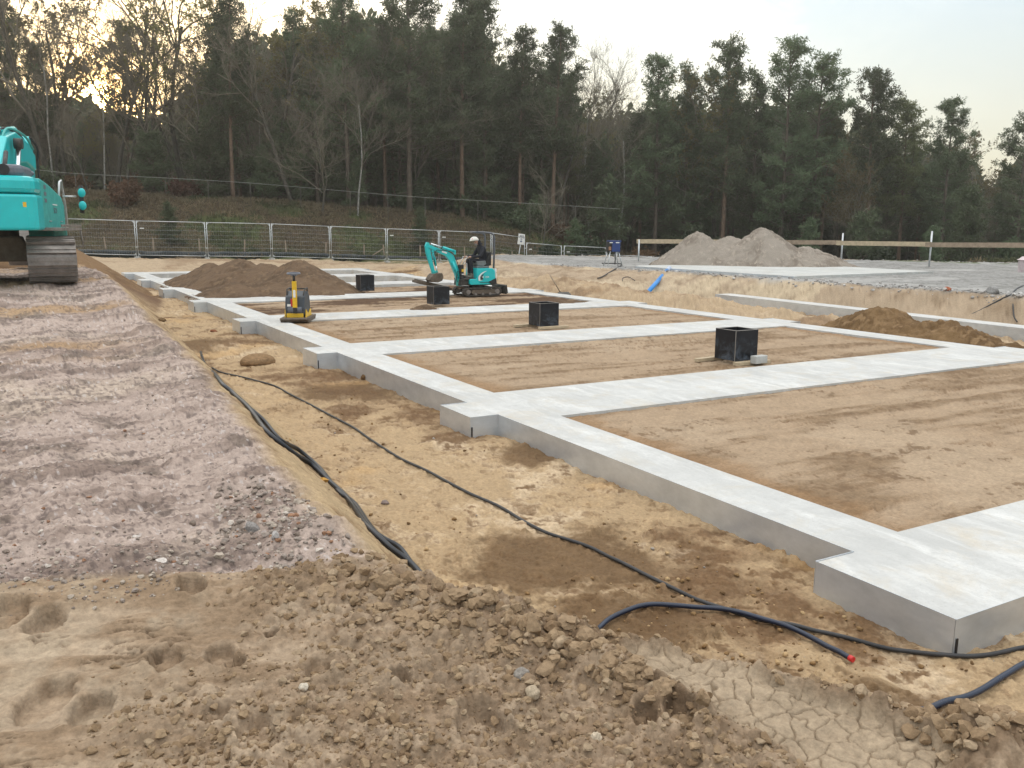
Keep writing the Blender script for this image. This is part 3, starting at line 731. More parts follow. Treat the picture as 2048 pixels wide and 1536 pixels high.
def film_mat():
    """black film faced plywood with bluish grey cement smears"""
    m = bpy.data.materials.new('smeared_film_plywood'); m.use_nodes = True; t = m.node_tree; b = t.nodes['Principled BSDF']; nn = t.nodes.new; lk = t.links.new
    co = nn('ShaderNodeTexCoord'); n = nn('ShaderNodeTexNoise'); n.inputs['Scale'].default_value = 5; n.inputs['Detail'].default_value = 9; n.inputs['Roughness'].default_value = .75; n.inputs['Distortion'].default_value = 1.0
    ge = nn('ShaderNodeObjectInfo'); vm = nn('ShaderNodeVectorMath'); lk(co.outputs['Object'], vm.inputs[0]); lk(ge.outputs['Location'], vm.inputs[1]); lk(vm.outputs[0], n.inputs['Vector'])
    sp_ = nn('ShaderNodeSeparateXYZ'); lk(co.outputs['Object'], sp_.inputs[0])
    r = nn('ShaderNodeMapRange'); r.inputs[1].default_value = .45; r.inputs[2].default_value = .05; lk(sp_.outputs['Z'], r.inputs[0])
    r2 = nn('ShaderNodeMapRange'); r2.inputs[1].default_value = .48; r2.inputs[2].default_value = .68; lk(n.outputs[0], r2.inputs[0])
    mu = nn('ShaderNodeMath'); mu.operation = 'MULTIPLY'; lk(r.outputs[0], mu.inputs[0]); lk(r2.outputs[0], mu.inputs[1])
    mx = nn('ShaderNodeMixRGB'); lk(mu.outputs[0], mx.inputs[0]); mx.inputs[1].default_value = (.011, .012, .016, 1); mx.inputs[2].default_value = (.09, .11, .14, 1)
    lk(mx.outputs[0], b.inputs['Base Color']); b.inputs['Roughness'].default_value = .3; b.inputs['Specular IOR Level'].default_value = .22
    return m
M_FILM = film_mat()

# ================================================================ black shuttering boxes
def make_box(u, v, L, h, label, battens, block=False):
    c = onz(u, v, 0); g = 0.0
    r = empty('formwork_box', (c[0], c[1], g), label=label, cat='formwork box', group='black shuttering boxes standing in the sand bays')
    t = .021
    MB().box((L/2, t/2, h/2+.03), (L, t, h)).build('panel', M_FILM, r)
    MB().box((L/2, L-t/2, h/2+.03), (L, t, h)).build('panel', M_FILM, r)
    MB().box((t/2, L/2, h/2+.03), (t, L-2*t-.002, h-.004)).build('panel', M_FILM, r)
    MB().box((L-t/2, L/2, h/2+.03), (t, L-2*t-.002, h-.004)).build('panel', M_FILM, r)
    e = MB()
    e.box((L/2, t/2, h+.032), (L+.004, t+.004, .004)); e.box((L/2, L-t/2, h+.032), (L+.004, t+.004, .004))
    e.box((t/2, L/2, h+.032), (t+.004, L-2*t-.006, .004)); e.box((L-t/2, L/2, h+.032), (t+.004, L-2*t-.006, .004))
    e.box((-.001, t/2, h/2+.03), (.002, t*.6, h-.004))
    e.build('raw_edge', M_PLYEDGE, r)
    if battens:
        MB().box((L*.62, -.075, .004), (L*1.5, .09, .05), rotm('Z', -3)).build('base_batten', M_WOOD, r)
        MB().box((L*.30, L+.10, .004), (L*2.0, .09, .05), rotm('Z', 4)).build('base_batten', M_WOOD, r)
    if block:
        b = MB(); b.box((0, 0, .06), (.26, .12, .12)); o = b.build('concrete_block', M_CONC_OLD, None, .008, (c[0]+L*.72, c[1]-.17, .005)); o.rotation_euler = (0, 0, .08)
        tag(o, 'small grey concrete block lying at the foot of the nearest black box', 'block')
    return r
make_box(1470, 727, .46, .475, 'nearest and largest looking black shuttering box, a concrete block at its foot', True, True)
make_box(1080, 656, .46, .475, 'black shuttering box between the nearest one and the one by the mini excavator', True)
make_box(868, 612, .46, .475, 'black shuttering box in front of the levelling bar of the mini excavator', False)
make_box(722, 584, .46, .50, 'farthest black shuttering box, right beside the big dark soil heap', False)

# ================================================================ pipes and cables on the ground
def hit(u, v):
    """where the photo ray meets the finished ground"""
    d = ray(u, v); t = 3.0; st = .25
    while t < 90:
        p = CAM+d*t
        if p[2] < gsample(p[0], p[1]):
            if st < .01: return p
            t -= st; st *= .25
        t += st
    return p
def ground_line(pts, r, extra=0, lift=0, n=8, zref=-.22):
    P = []; v_first = min(q[1] for q in pts)
    for p in pts:
        P.append(hit(*p[:2]) if p[1] < 1110 and v_first < 1150 else onz(p[0], p[1], zref))
    P = smooth_path(P, n)
    out = []
    for i, q in enumerate(P):
        out.append((q[0], q[1], gsample(q[0], q[1])+r*.9+lift))
    zz = np.array([o[2] for o in out]); k = np.hanning(15); k = k/k.sum(); zp = np.pad(zz, 7, mode='edge'); zs = np.convolve(zp, k, 'valid')+r*.3
    return [(a, b, c) for (a, b, _), c in zip(out, zs)]
def cable(pts, r, m_, label, cat='cable', name='cable', **k):
    o = MB().tube(ground_line(pts, r, **k), r, 10).build(name, m_); return tag(o, label, cat)
cable([(402, 714), (418, 735), (440, 766), (466, 792), (490, 812), (512, 840), (536, 868), (580, 904), (625, 938), (664, 972), (700, 1010), (735, 1052), (775, 1098), (818, 1144), (852, 1172), (884, 1196), (905, 1225)], .021, M_HOSE, 'thicker black pipe running along the foot of the left bank', 'pipe', 'pipe')
cable([(478, 800), (500, 818), (530, 850), (560, 880), (600, 908), (640, 945), (680, 988), (712, 1020), (752, 1066), (800, 1120), (832, 1152), (868, 1180), (893, 1205)], .018, M_HOSE, 'thinner black pipe lying tight against the thicker one at the bank foot', 'pipe', 'pipe')
cable([(424, 736), (450, 748), (500, 762), (546, 772), (580, 790), (640, 822), (700, 855), (740, 882), (800, 920), (860, 950), (930, 985), (1000, 1018), (1060, 1050), (1120, 1075), (1190, 1105), (1225, 1122), (1262, 1140), (1330, 1172), (1400, 1205), (1460, 1225), (1530, 1245), (1600, 1262), (1650, 1274), (1720, 1290), (1800, 1305), (1870, 1318), (1930, 1321), (2010, 1312), (2080, 1300), (2160, 1280)], .0125, M_HOSE2, 'long thin dusty black cable crossing the sand to the front corner of the foundation')
lp = ground_line([(1190, 1285), (1200, 1266), (1225, 1245), (1270, 1230), (1330, 1223), (1390, 1222), (1450, 1226), (1510, 1240), (1570, 1262), (1630, 1290), (1670, 1312), (1699, 1327)], .015, lift=.012)
loop = empty('pipe', lp[-1], label='short curved blue black pipe with a red end cap on the sand', cat='pipe')
MB().tube([Vector(p)-Vector(lp[-1]) for p in lp], .015, 10).build('pipe_run', M_BLUEHOSE, loop)
dv = (Vector(lp[-1])-Vector(lp[-3])).normalized(); MB().cyl(dv*-.004, dv*.022, .0165, 12).build('end_cap', M_RED, loop)
cable([(1826, 1438), (1870, 1428), (1920, 1410), (1975, 1385), (2020, 1362), (2060, 1338), (2120, 1300)], .016, M_BLUEHOSE, 'blue black pipe coming out of the heaped sand at the lower right', 'pipe', 'pipe', lift=.008)
cable([(1195, 560, .1), (1215, 548, .3), (1232, 538, .45), (1244, 530, .5), (1225, 528, .5), (1204, 528, .5)], .022, M_HOSE2, 'black cable running down the sand slope from the power distribution box')
cable([(1245, 566, .1), (1246, 558, .15), (1258, 555, .2), (1270, 563, .15)], .012, M_HOSE2, 'thin black cable loop sticking out of the sand slope left of the blue pipe')
def slope_line(uvz): return [ond(u, v, d) for u, v, d in uvz]
def on_slope(u, v):
    """first ground point along the photo ray"""
    d = ray(u, v); t = 8.0; p = CAM+d*t
    while t < 90:
        p = CAM+d*t
        if p[2] < ground_z(p[0], p[1]): break
        t += .05
    return p
def slope_cable(pts, r, m_, label, cat, name, lift=.015):
    P = [on_slope(u, v) for u, v in pts]; P = [(p[0], p[1], p[2]+lift) for p in P]
    return tag(MB().tube([tuple(p) for p in smooth_path(P, 6)], r, 10).build(name, m_), label, cat)
slope_cable([(1918, 636), (1945, 629), (1975, 614), (2005, 598), (2022, 590), (2034, 578), (2048, 572)], .020, M_HOSE2, 'black cable draped diagonally down the right sand slope', 'cable', 'cable')
slope_cable([(2034, 645), (2028, 634), (2026, 615), (2025, 596)], .016, M_HOSE2, 'short cable hanging straight down the right sand slope behind the concrete beam', 'cable', 'cable')
pa = onz(1290, 573, .16); pb = onz(1340, 536, .58); pa[2] = ground_z(pa[0], pa[1])-.02; pb[2] = max(.5, ground_z(pb[0], pb[1]))
bp_ = empty('blue_pipe', tuple(pa), label='bright blue plastic pipe lying on the sand slope with a pale socket end', cat='pipe')
dd = Vector(pb-pa); ll = dd.length; dd.normalize()
MB().cyl(Vector((0, 0, .08)), dd*ll*.86+Vector((0, 0, .10)), .075, 16).build('pipe_run', M_BLUE, bp_)
MB().cyl(dd*ll*.86+Vector((0, 0, .10)), dd*ll*.97+Vector((0, 0, .10)), .088, 16).build('pipe_socket', mat('pale_label', (.45, .5, .62), .5), bp_)

# ================================================================ plate compactor
c = onz(606, 643, 0)
pc = empty('plate_compactor', (c[0]-.02, c[1]+.28, .004), rz=-.47, label='yellow and black plate compactor standing on a beam junction', cat='plate compactor')
b = MB(); b.prism([(-.44, .0), (.44, .0), (.52, .07), (.50, .095), (-.50, .095), (-.52, .07)], -.30, .30, axis='x'); b.build('base_plate', M_MUD, pc, .008)
b = MB(); b.prism([(-.34, .14), (.32, .14), (.36, .24), (.30, .52), (.16, .63), (-.12, .66), (-.30, .55), (-.36, .30)], -.21, .21, axis='x'); b.build('engine_cover', mat('dark_grey_cover', (.045, .055, .07), .45, noise=(8, .2)), pc, .03)
b = MB()
for sx in (-1, 1): b.prism([(-.32, .08), (.32, .08), (.24, .24), (.10, .17), (-.10, .17), (-.26, .26)], sx*.225-.012, sx*.225+.012, axis='x')
b.box((0, -.35, .14), (.36, .03, .09)); b.build('lower_frame', M_YEL, pc, .004)
b = MB(); b.tube([(-.17, -.30, .5), (-.19, -.18, .69), (-.19, .12, .71), (-.17, .28, .58)], .016, 8); b.tube([(.17, -.30, .5), (.19, -.18, .69), (.19, .12, .71), (.17, .28, .58)], .016, 8); b.tube([(-.19, 0, .70), (.19, 0, .70)], .014, 8); b.build('protection_frame', M_DKSTEEL, pc)
b = MB(); b.cyl((-.15, -.30, .26), (.15, -.30, .26), .085, 18); b.build('belt_guard', M_GREY, pc)
b = MB(); b.box((.02, -.42, .60), (.092, .06, .58)); h = b.build('handle_bar', M_YEL, pc, .006)
b = MB(); b.cyl((.02, -.42, .88), (.02, -.43, 1.02), .028, 12); b.build('handle_stem', M_RUB, h); b = MB(); b.box((.02, -.42, .26), (.07, .07, .12)); b.build('hinge', M_RUB, pc)
b = MB(); b.tube([(.02+.135*math.cos(a), -.45+.10*math.sin(a), 1.055+.012*math.sin(a)) for a in np.linspace(0, 2*math.pi, 20, endpoint=False)], .016, 8, closed=True); b.box((.02, -.42, 1.03), (.12, .07, .05)); b.build('handle_loop', M_GREY, h)
MB().box((.02, -.4525, .62), (.05, .003, .16)).build('sticker', M_WHITE, h)
MB().box((-.06, -.345, .42), (.05, .03, .16)).build('starter_lever', M_RED, pc, .005)
MB().box((-.12, -.352, .36), (.08, .012, .05)).build('type_plate', M_WHITE, pc)

# ================================================================ mini excavator
c = onz(953.5, 590, 0)
mx = empty('mini_excavator', (c[0], c[1], .01), rz=math.pi, label='small turquoise mini excavator without a cab, its boom bent over a levelling bar', cat='mini excavator')
def track(parent, yc, L, hgt, w_, x0=0, name='track', nlug=34, m_belt=None, zc=0):
    r = hgt/2; prof = []
    for a in np.linspace(-90, 90, 12): prof.append((x0+L/2-r+r*math.cos(rad(a)), r+r*math.sin(rad(a))+zc))
    for a in np.linspace(90, 270, 12): prof.append((x0-L/2+r+r*math.cos(rad(a)), r+r*math.sin(rad(a))+zc))
    b = MB(); inn = []
    for x, z in prof:
        k = .84 if hgt > .4 else .80
        inn.append((x0+(x-x0)*(1-(1-k)*hgt/L*1.0), (z-zc-r)*k+r+zc))
    n = len(prof)
    A = [[b.bm.verts.new((x, y, z)) for x, z in prof] for y in (yc-w_/2, yc+w_/2)]; B = [[b.bm.verts.new((x, y, z)) for x, z in inn] for y in (yc-w_/2, yc+w_/2)]
    for i in range(n):
        j = (i+1) % n
        b.bm.faces.new((A[0][i], A[0][j], A[1][j], A[1][i])); b.bm.faces.new((B[0][i], B[1][i], B[1][j], B[0][j]))
        for k in (0, 1): b.bm.faces.new((A[k][i], B[k][i], B[k][j], A[k][j]))
    # lugs
    seg = []; per = 0
    pts = [Vector((x, 0, z)) for x, z in prof]
    ln = [(pts[(i+1) % n]-pts[i]).length for i in range(n)]; tot_ = sum(ln)
    for q in range(nlug):
        s_ = tot_*q/nlug; i = 0
        while s_ > ln[i]: s_ -= ln[i]; i += 1
        p = pts[i].lerp(pts[(i+1) % n], s_/ln[i]); t_ = (pts[(i+1) % n]-pts[i]).normalized(); nr = Vector((t_.z, 0, -t_.x))
        R_ = Matrix((t_, Vector((0, 1, 0)), nr)).transposed()
        b.box(Vector((p.x, yc, p.z))+nr*(.008 if hgt < .4 else .014), (tot_/nlug*(.42 if hgt < .4 else .74), w_*.98, .016 if hgt < .4 else .034), R_)
        if hgt > .4:
            b.box(Vector((p.x, yc, p.z))+nr*.036+t_*tot_/nlug*.32, (.016, w_*.985, .028), R_)
            b.box(Vector((p.x, yc, p.z))+nr*.036-t_*tot_/nlug*.05, (.016, w_*.985, .022), R_)
    return b.build(name, m_belt or M_RUB, parent)
M_TRK = mat('muddy_rubber', (.075, .062, .052), .85, noise=(12, .45), bump=.4)
for sy in (1, -1):
    tr = track(mx, sy*.335, 1.26, .235, .19, 0, nlug=44, m_belt=M_TRK)
    b = MB(); b.prism([(-.42, .05), (.36, .05), (.40, .12), (.36, .19), (-.42, .19)], sy*.335-.06, sy*.335+.075*1); b.build('track_frame', M_MUD, tr, .01)
    for xx, zz, r_ in ((.50, .12, .075), (-.50, .12, .08), (-.25, .05, .04), (0, .05, .04), (.25, .05, .04)):
        b = MB(); b.cyl((xx, sy*.335-.08, zz), (xx, sy*.335+.092, zz), r_, 18); b.build('wheel', M_SHOE, tr)
b = MB(); b.box((0, 0, .17), (.62, .52, .12)); b.cyl((0, 0, .20), (0, 0, .31), .24, 24); b.build('undercarriage', M_DKSTEEL, mx, .01)
b = MB(); b.prism([(-.86, .06), (-.80, .02), (-.76, .10), (-.78, .28), (-.82, .31)], -.45, .45); b.box((-.66, .2, .20), (.30, .05, .06)); b.box((-.66, -.2, .20), (.30, .05, .06)); b.build('dozer_blade', M_DKSTEEL, mx, .006)
b = MB(); b.prism([(-.42, .33), (.38, .33), (.43, .36), (.43, .47), (.40, .505), (.19, .51), (.19, .82), (-.36, .82), (-.44, .74), (-.46, .45)], -.38, .38)
hs = b.build('body', M_TURQ, mx, .018)
b = MB(); b.box((0, 0, .325), (.84, .70, .03)); b.prism([(-.30, .335), (-.20, .41), (-.46, .52), (-.49, .335)], .382, .40); b.box((-.10, .3845, .40), (.40, .009, .016)); b.build('lower_trim', M_RUB, mx)
b = MB(); b.prism([(.19, .50), (.62, .47), (.62, .52), (.19, .53)], -.33, .33); b.prism([(.43, .33), (.68, .31), (.66, .49), (.43, .50)], -.22, .30); b.build('floor_plate', M_DKSTEEL, mx, .01)
b = MB(); b.box((.56, .02, .72), (.12, .22, .42)); b.build('control_column', M_RUB, mx, .02)
for yy_ in (.10, -.10):
    b = MB(); b.tube([(.54, yy_, .92), (.47, yy_, 1.06), (.40, yy_*1.3, 1.14)], .012, 8); b.ball((.40, yy_*1.3, 1.16), .022, seg=10); b.build('control_lever', M_STEEL, mx)
b = MB(); b.tube([(.44, .24, .53), (.46, .24, .98), (.52, .24, 1.0), (.55, .24, .93)], .011, 8); b.build('grab_handle', M_STEEL, mx)
MB().box((.545, .1335, .76), (.075, .004, .085)).build('warning_label', M_YEL, mx)
MB().box((.545, .1335, .645), (.07, .004, .03)).build('warning_label', M_WHITE, mx)
b = MB(); b.box((-.10, 0, .855), (.44, .46, .07)); b.prism([(.10, .90), (.12, 1.03), (-.20, 1.05), (-.22, .94), (-.08, .88)], -.22, .235); st = b.build('seat', mat('grey_seat', (.16, .17, .17), .55, noise=(9, .2)), mx, .02)
b = MB(); b.prism([(-.20, .88), (-.32, 1.30), (-.40, 1.31), (-.40, .90)], -.21, .21); b.build('backrest', M_RUB, mx, .02)
b = MB()
for sy in (1, -1):
    b.tube([(-.43, sy*.30, .82), (-.45, sy*.30, 1.3), (-.45, sy*.30, 1.74), (-.42, sy*.30, 1.83), (-.34, sy*.30, 1.88), (-.10, sy*.29, 1.90), (.10, sy*.27, 1.905)], .030, 10)
b.tube([(.10, .27, 1.905), (.12, 0, 1.905), (.10, -.27, 1.905)], .026, 10); b.tube([(-.45, .30, 1.25), (-.45, -.30, 1.25)], .022, 8)
b.build('roll_bar', mat('dark_grey_paint', (.10, .11, .13), .35), mx)
b = MB(); b.box((-.47, .25, 1.22), (.06, .05, .07)); b.build('work_lamp', M_WHITE, mx, .01)
b = MB(); b.tube([(-.47, .30, .80), (-.50, .33, .62), (-.49, .33, .36)], .014, 8); b.box((-.48, .31, .76), (.06, .06, .10)); b.build('hose', M_WHITE, mx)
# boom, arm, bucket
def plate_chain(b, cl, ws, y0, y1):
    """solid along a centre line (x,z) with widths ws"""
    T_ = []; Bt = []
    for i, (x, z) in enumerate(cl):
        a = Vector(cl[max(i-1, 0)]); c_ = Vector(cl[min(i+1, len(cl)-1)]); t_ = (c_-a).normalized(); n_ = Vector((-t_.y, t_.x))*ws[i]/2
        T_.append((x+n_.x, z+n_.y)); Bt.append((x-n_.x, z-n_.y))
    A = [[b.bm.verts.new((p[0], y, p[1])) for p in T_] for y in (y0, y1)]; B = [[b.bm.verts.new((p[0], y, p[1])) for p in Bt] for y in (y0, y1)]
    n = len(cl)
    for i in range(n-1):
        b.bm.faces.new((A[0][i], A[0][i+1], A[1][i+1], A[1][i])); b.bm.faces.new((B[0][i], B[1][i], B[1][i+1], B[0][i+1]))
        for k in (0, 1): b.bm.faces.new((A[k][i], B[k][i], B[k][i+1], A[k][i+1]))
    b.bm.faces.new((A[0][0], A[1][0], B[1][0], B[0][0])); b.bm.faces.new((A[0][-1], B[0][-1], B[1][-1], A[1][-1]))
    return b
b = MB(); plate_chain(b, [(.62, .42), (.68, .66), (.78, .92), (.88, 1.14), (1.02, 1.27), (1.22, 1.33), (1.42, 1.41), (1.58, 1.48)], [.12, .15, .17, .20, .17, .13, .11, .10], -.06, .06)
boom = b.build('boom', M_TURQ, mx, .008)
b = MB(); b.cyl((.74, .0, 1.33), (1.14, .0, 1.45), .042, 12); b.box((.76, 0, 1.30), (.06, .10, .12)); b.cyl((.66, .09, .55), (.86, .09, 1.02), .035, 12); b.build('cylinder', M_TURQ, boom)
b = MB(); b.cyl((1.14, 0, 1.45), (1.54, 0, 1.565), .022, 10); b.build('cylinder_rod', M_CHROME, boom)
MB().box((1.12, .0625, 1.31), (.17, .003, .05), rotm('Y', -16)).build('sticker', M_WHITE, boom)
b = MB(); b.tube([(.60, .11, .48), (.70, .10, .98), (.82, .09, 1.25), (1.05, .09, 1.36), (1.38, .08, 1.38), (1.47, .08, 1.25), (1.46, .08, .95)], .011, 6); b.tube([(.64, -.02, .38), (.76, .12, .50), (.72, .12, .74), (.60, .12, .70)], .012, 6); b.build('hose', M_RUB, boom)
b = MB(); b.box((.62, 0, .40), (.12, .16, .22)); b.cyl((.62, -.1, .44), (.62, .1, .44), .05, 12); b.build('swing_post', M_TURQ2, mx, .01)
b = MB(); plate_chain(b, [(1.64, 1.60), (1.66, 1.50), (1.63, 1.30), (1.56, 1.05), (1.49, .80), (1.45, .66)], [.08, .13, .13, .11, .09, .08], -.05, .05); b.cyl((1.60, -.075, 1.46), (1.60, .075, 1.46), .04, 14)
arm = b.build('arm', M_TURQ, mx, .006)
b = MB(); b.cyl((1.47, 0, 1.30), (1.38, 0, .92), .038, 12); b.box((1.49, 0, 1.36), (.07, .09, .10)); b.build('cylinder', M_TURQ, arm)
b = MB(); b.cyl((1.38, 0, .92), (1.33, 0, .70), .02, 10); b.build('cylinder_rod', M_CHROME, arm)
b = MB(); b.box((1.42, 0, .72), (.16, .13, .05), rotm('Y', 20)); b.cyl((1.45, -.08, .66), (1.45, .08, .66), .035, 12); b.cyl((1.31, -.08, .66), (1.31, .08, .66), .03, 12); b.build('bucket_link', M_TURQ2, arm)
b = MB(); b.prism([(1.52, .68), (1.24, .70), (1.20, .58), (1.24, .47), (1.38, .42), (1.60, .43), (1.66, .50), (1.60, .60)], -.17, .17); b.build('bucket', M_MUD, arm, .015)
b = MB(); b.box((-.12, .3832, .60), (.001, .001, .001)); b.bm.clear()
# white and dark crescent flash with lettering on the side of the body
sw = [(.08, .47), (.10, .56), (.04, .64), (-.05, .70), (-.16, .745), (-.05, .725), (.05, .675), (.125, .60), (.145, .54), (.13, .445), (-.03, .48)]
b = MB(); b.prism([(.13, .445), (.145, .54), (.125, .60), (.05, .675), (-.05, .725), (-.16, .75), (-.05, .695), (.035, .635), (.085, .56), (.075, .475), (-.02, .475)], .384, .387); b.build('flash_graphic', M_WHITE, mx)
b = MB(); b.prism([(.068, .48), (.078, .555), (.03, .62), (-.06, .66), (.0, .585), (-.02, .56), (-.02, .483)], .384, .3865); b.build('flash_graphic', M_RUB, mx)
def text(s_, size, m_, parent, loc, rot, ext=.001, name='lettering'):
    cu = bpy.data.curves.new(name, 'FONT'); cu.body = s_; cu.size = size; cu.extrude = ext; cu.align_x = 'CENTER'
    o = bpy.data.objects.new(name, cu); COL.objects.link(o); bpy.context.view_layer.update()
    me = bpy.data.meshes.new_from_object(o); bpy.data.objects.remove(o)
    o = bpy.data.objects.new(name, me); COL.objects.link(o); me.materials.clear(); me.materials.append(m_); o.parent = parent; o.location = loc; o.rotation_euler = rot
    return o
text('SK 10SR', .075, M_WHITE, mx, (-.10, .3895, .535), (rad(90), 0, math.pi))
# levelling bar held under the bucket
pA, pB = Vector((2.06, -.05, .47)), Vector((.72, -.45, .16))
b = MB(); d = pB-pA; R_ = d.to_track_quat('X', 'Z').to_matrix(); b.box((pA+pB)/2, (d.length, .22, .075), R_); b.box((pA+pB)/2+Vector((0, 0, .05)), (d.length*.98, .05, .04), R_)
lb = b.build('levelling_bar', M_MUD, None, .006); lb.location = mx.location; lb.rotation_euler = (0, 0, math.pi)
tag(lb, 'long dirty brown steel levelling bar under the mini excavator bucket', 'levelling bar')

# ---------------------------------------------------------------- the driver
def skin_body(name, joints, bones, m_, parent=None, sub=2):
    me = bpy.data.meshes.new(name); names = list(joints)
    me.from_pydata([joints[k][0] for k in names], [(names.index(a), names.index(b)) for a, b in bones], [])
    o = bpy.data.objects.new(name, me); COL.objects.link(o); o.modifiers.new('skin', 'SKIN')
    for i, k in enumerate(names):
        r = joints[k][1]; me.skin_vertices[0].data[i].radius = (r, r) if not isinstance(r, tuple) else r
    me.skin_vertices[0].data[0].use_root = True
    sd = o.modifiers.new('sub', 'SUBSURF'); sd.levels = sd.render_levels = sub
    bpy.context.view_layer.update(); dg = bpy.context.evaluated_depsgraph_get()
    m2 = bpy.data.meshes.new_from_object(o.evaluated_get(dg)); bpy.data.objects.remove(o)
    o = bpy.data.objects.new(name, m2); COL.objects.link(o); m2.materials.clear()
    for q in (m_ if isinstance(m_, list) else [m_]): m2.materials.append(q)
    for p in m2.polygons: p.use_smooth = True
    if parent: o.parent = parent
    return o
J = {'pelvis': ((-.20, 0, 1.02), (.14, .13)), 'spine': ((-.22, 0, 1.18), (.13, .12)), 'chest': ((-.17, 0, 1.36), (.16, .13)), 'neck': ((-.09, 0, 1.50), (.06, .06)),
     'head': ((-.01, 0, 1.60), (.078, .082)), 'crown': ((.0, 0, 1.68), (.075, .08))}
Bn = [('pelvis', 'spine'), ('spine', 'chest'), ('chest', 'neck'), ('neck', 'head'), ('head', 'crown')]
for s_, y_ in (('l', 1), ('r', -1)):
    J.update({'sh'+s_: ((-.14, y_*.17, 1.42), .07), 'el'+s_: ((-.01, y_*.23, 1.18), .055), 'wr'+s_: ((.24, y_*.14, 1.16), .036), 'pa'+s_: ((.31, y_*.135, 1.165), (.034, .02)),
              'hi'+s_: ((-.17, y_*.09, 1.00), .10), 'kn'+s_: ((.27, y_*.11, 1.08), .072), 'an'+s_: ((.22, y_*.11, .64), .048), 'he'+s_: ((.20, y_*.11, .575), .045), 'to'+s_: ((.40, y_*.12, .56), .04)})
    Bn += [('chest', 'sh'+s_), ('sh'+s_, 'el'+s_), ('el'+s_, 'wr'+s_), ('wr'+s_, 'pa'+s_), ('pelvis', 'hi'+s_), ('hi'+s_, 'kn'+s_), ('kn'+s_, 'an'+s_), ('an'+s_, 'he'+s_), ('he'+s_, 'to'+s_)]
    for k in range(4):
        yo = (k-1.5)*.017; J['f%s%d' % (s_, k)] = ((.345, y_*.135+yo, 1.165), .0095); J['g%s%d' % (s_, k)] = ((.365, y_*.135+yo, 1.145-.004*k), .0085); J['h%s%d' % (s_, k)] = ((.35, y_*.135+yo, 1.12), .0075)
        Bn += [('pa'+s_, 'f%s%d' % (s_, k)), ('f%s%d' % (s_, k), 'g%s%d' % (s_, k)), ('g%s%d' % (s_, k), 'h%s%d' % (s_, k))]
    J['t1'+s_] = ((.30, y_*.135-y_*.04, 1.15), .010); J['t2'+s_] = ((.33, y_*.135-y_*.045, 1.125), .009); Bn += [('pa'+s_, 't1'+s_), ('t1'+s_, 't2'+s_)]
pr_ = empty('person', mx.location, rz=math.pi, label='person in dark clothes and a white hard hat sitting at the mini excavator levers', cat='person')
body = skin_body('body', J, Bn, [M_CLOTH, M_SKIN], pr_, 2)
for p in body.data.polygons:
    c3 = p.center
    if (c3.z > 1.545 and c3.x > -.02) or (c3.x > .27 and c3.z > 1.10): p.material_index = 1
b = MB(); b.prism([(-.3, 0), (-.3, 0), (-.3, 0)], 0, 0) if False else None
b.ball((.055, .028, 1.605), .008, seg=6); b.ball((.055, -.028, 1.605), .008, seg=6); b.build('eye', M_RUB, pr_)
b = MB(); b.ball((.078, 0, 1.585), .018, (1, .7, 1.3), 8); b.build('nose', M_SKIN, pr_)
b = MB(); b.ball((.02, 0, 1.535), .05, (1, .9, .8), 10); b.build('beard', mat('grey_beard', (.25, .24, .23), .9), pr_)
b = MB(); b.tube([(-.10, -.06, 1.52), (-.06, 0, 1.50), (-.10, .06, 1.52), (-.15, 0, 1.55)], .045, 10, closed=True); b.ball((-.05, 0, 1.60), .088, (1, .95, 1.1), 14); b.build('hood', M_CLOTH, pr_)
b = MB(); b.ball((-.005, 0, 1.665), .125, (1.12, .92, .88), 20)
for v_ in list(b.bm.verts):
    if v_.co.z < 1.655: v_.co.z = 1.655+(v_.co.z-1.655)*.05
hat = b.build('hard_hat', mat('white_helmet', (.78, .76, .70), .35), pr_); hat.rotation_euler = (0, rad(3), 0)
b = MB(); b.prism([(.04, -.08), (.14, -.065), (.17, 0), (.14, .065), (.04, .08)], 1.648, 1.658, axis='z'); b.build('peak', mat('white_helmet_peak', (.78, .76, .70), .35), hat)
MB().ball((.09, .055, 1.70), .035, (.5, .5, .9), 10).build('red_sticker', mat('orange_red', (.75, .16, .10), .5), hat)
b = MB()
for sy in (1, -1): b.box((.30, sy*.115, .565), (.27, .095, .075)); b.box((.22, sy*.11, .63), (.11, .095, .10))
b.build('boots', mat('dusty_boots', (.16, .15, .12), .85), pr_, .03)
print('mini done')

# ================================================================ big excavator (seen from behind, half outside the frame)
vp = ray(400, 456); hd = math.atan2(vp[1], vp[0])-math.pi/2        # heading of the turned upper body
vt = ray(67, 456); ht = math.atan2(vt[1], vt[0])-math.pi/2
tr0 = ond(109, 568, 17.1); g0 = .955
def loc2(o, h, x, y): return (o[0]+x*math.cos(h)-y*math.sin(h), o[1]+x*math.sin(h)+y*math.cos(h))
O = loc2(tr0, ht, -1.20, 2.05)
ex = empty('excavator', (O[0], O[1], g0), rz=ht, label='large turquoise tracked excavator seen from behind on the left bank', cat='excavator')
upper_rot = hd-ht
def rot_child(o): o.rotation_euler = (0, 0, upper_rot); return o
for sx in (1, -1):
    tk = track(ex, 0, 4.25, .80, .86, 0, nlug=44, m_belt=M_SHOE); tk.rotation_euler = (0, 0, rad(90)); tk.location = (sx*1.20, 0, .02)
    b = MB(); b.prism([(-1.5, .2), (1.5, .2), (1.5, .6), (-1.5, .6)], -.22, .22); b.build('track_frame', M_MUD, tk, .02)
    for xx in (1.72, -1.72):
        b = MB(); b.cyl((xx, -.10, .42), (xx, .10, .42), .31, 24); b.build('sprocket', M_DKSTEEL, tk)
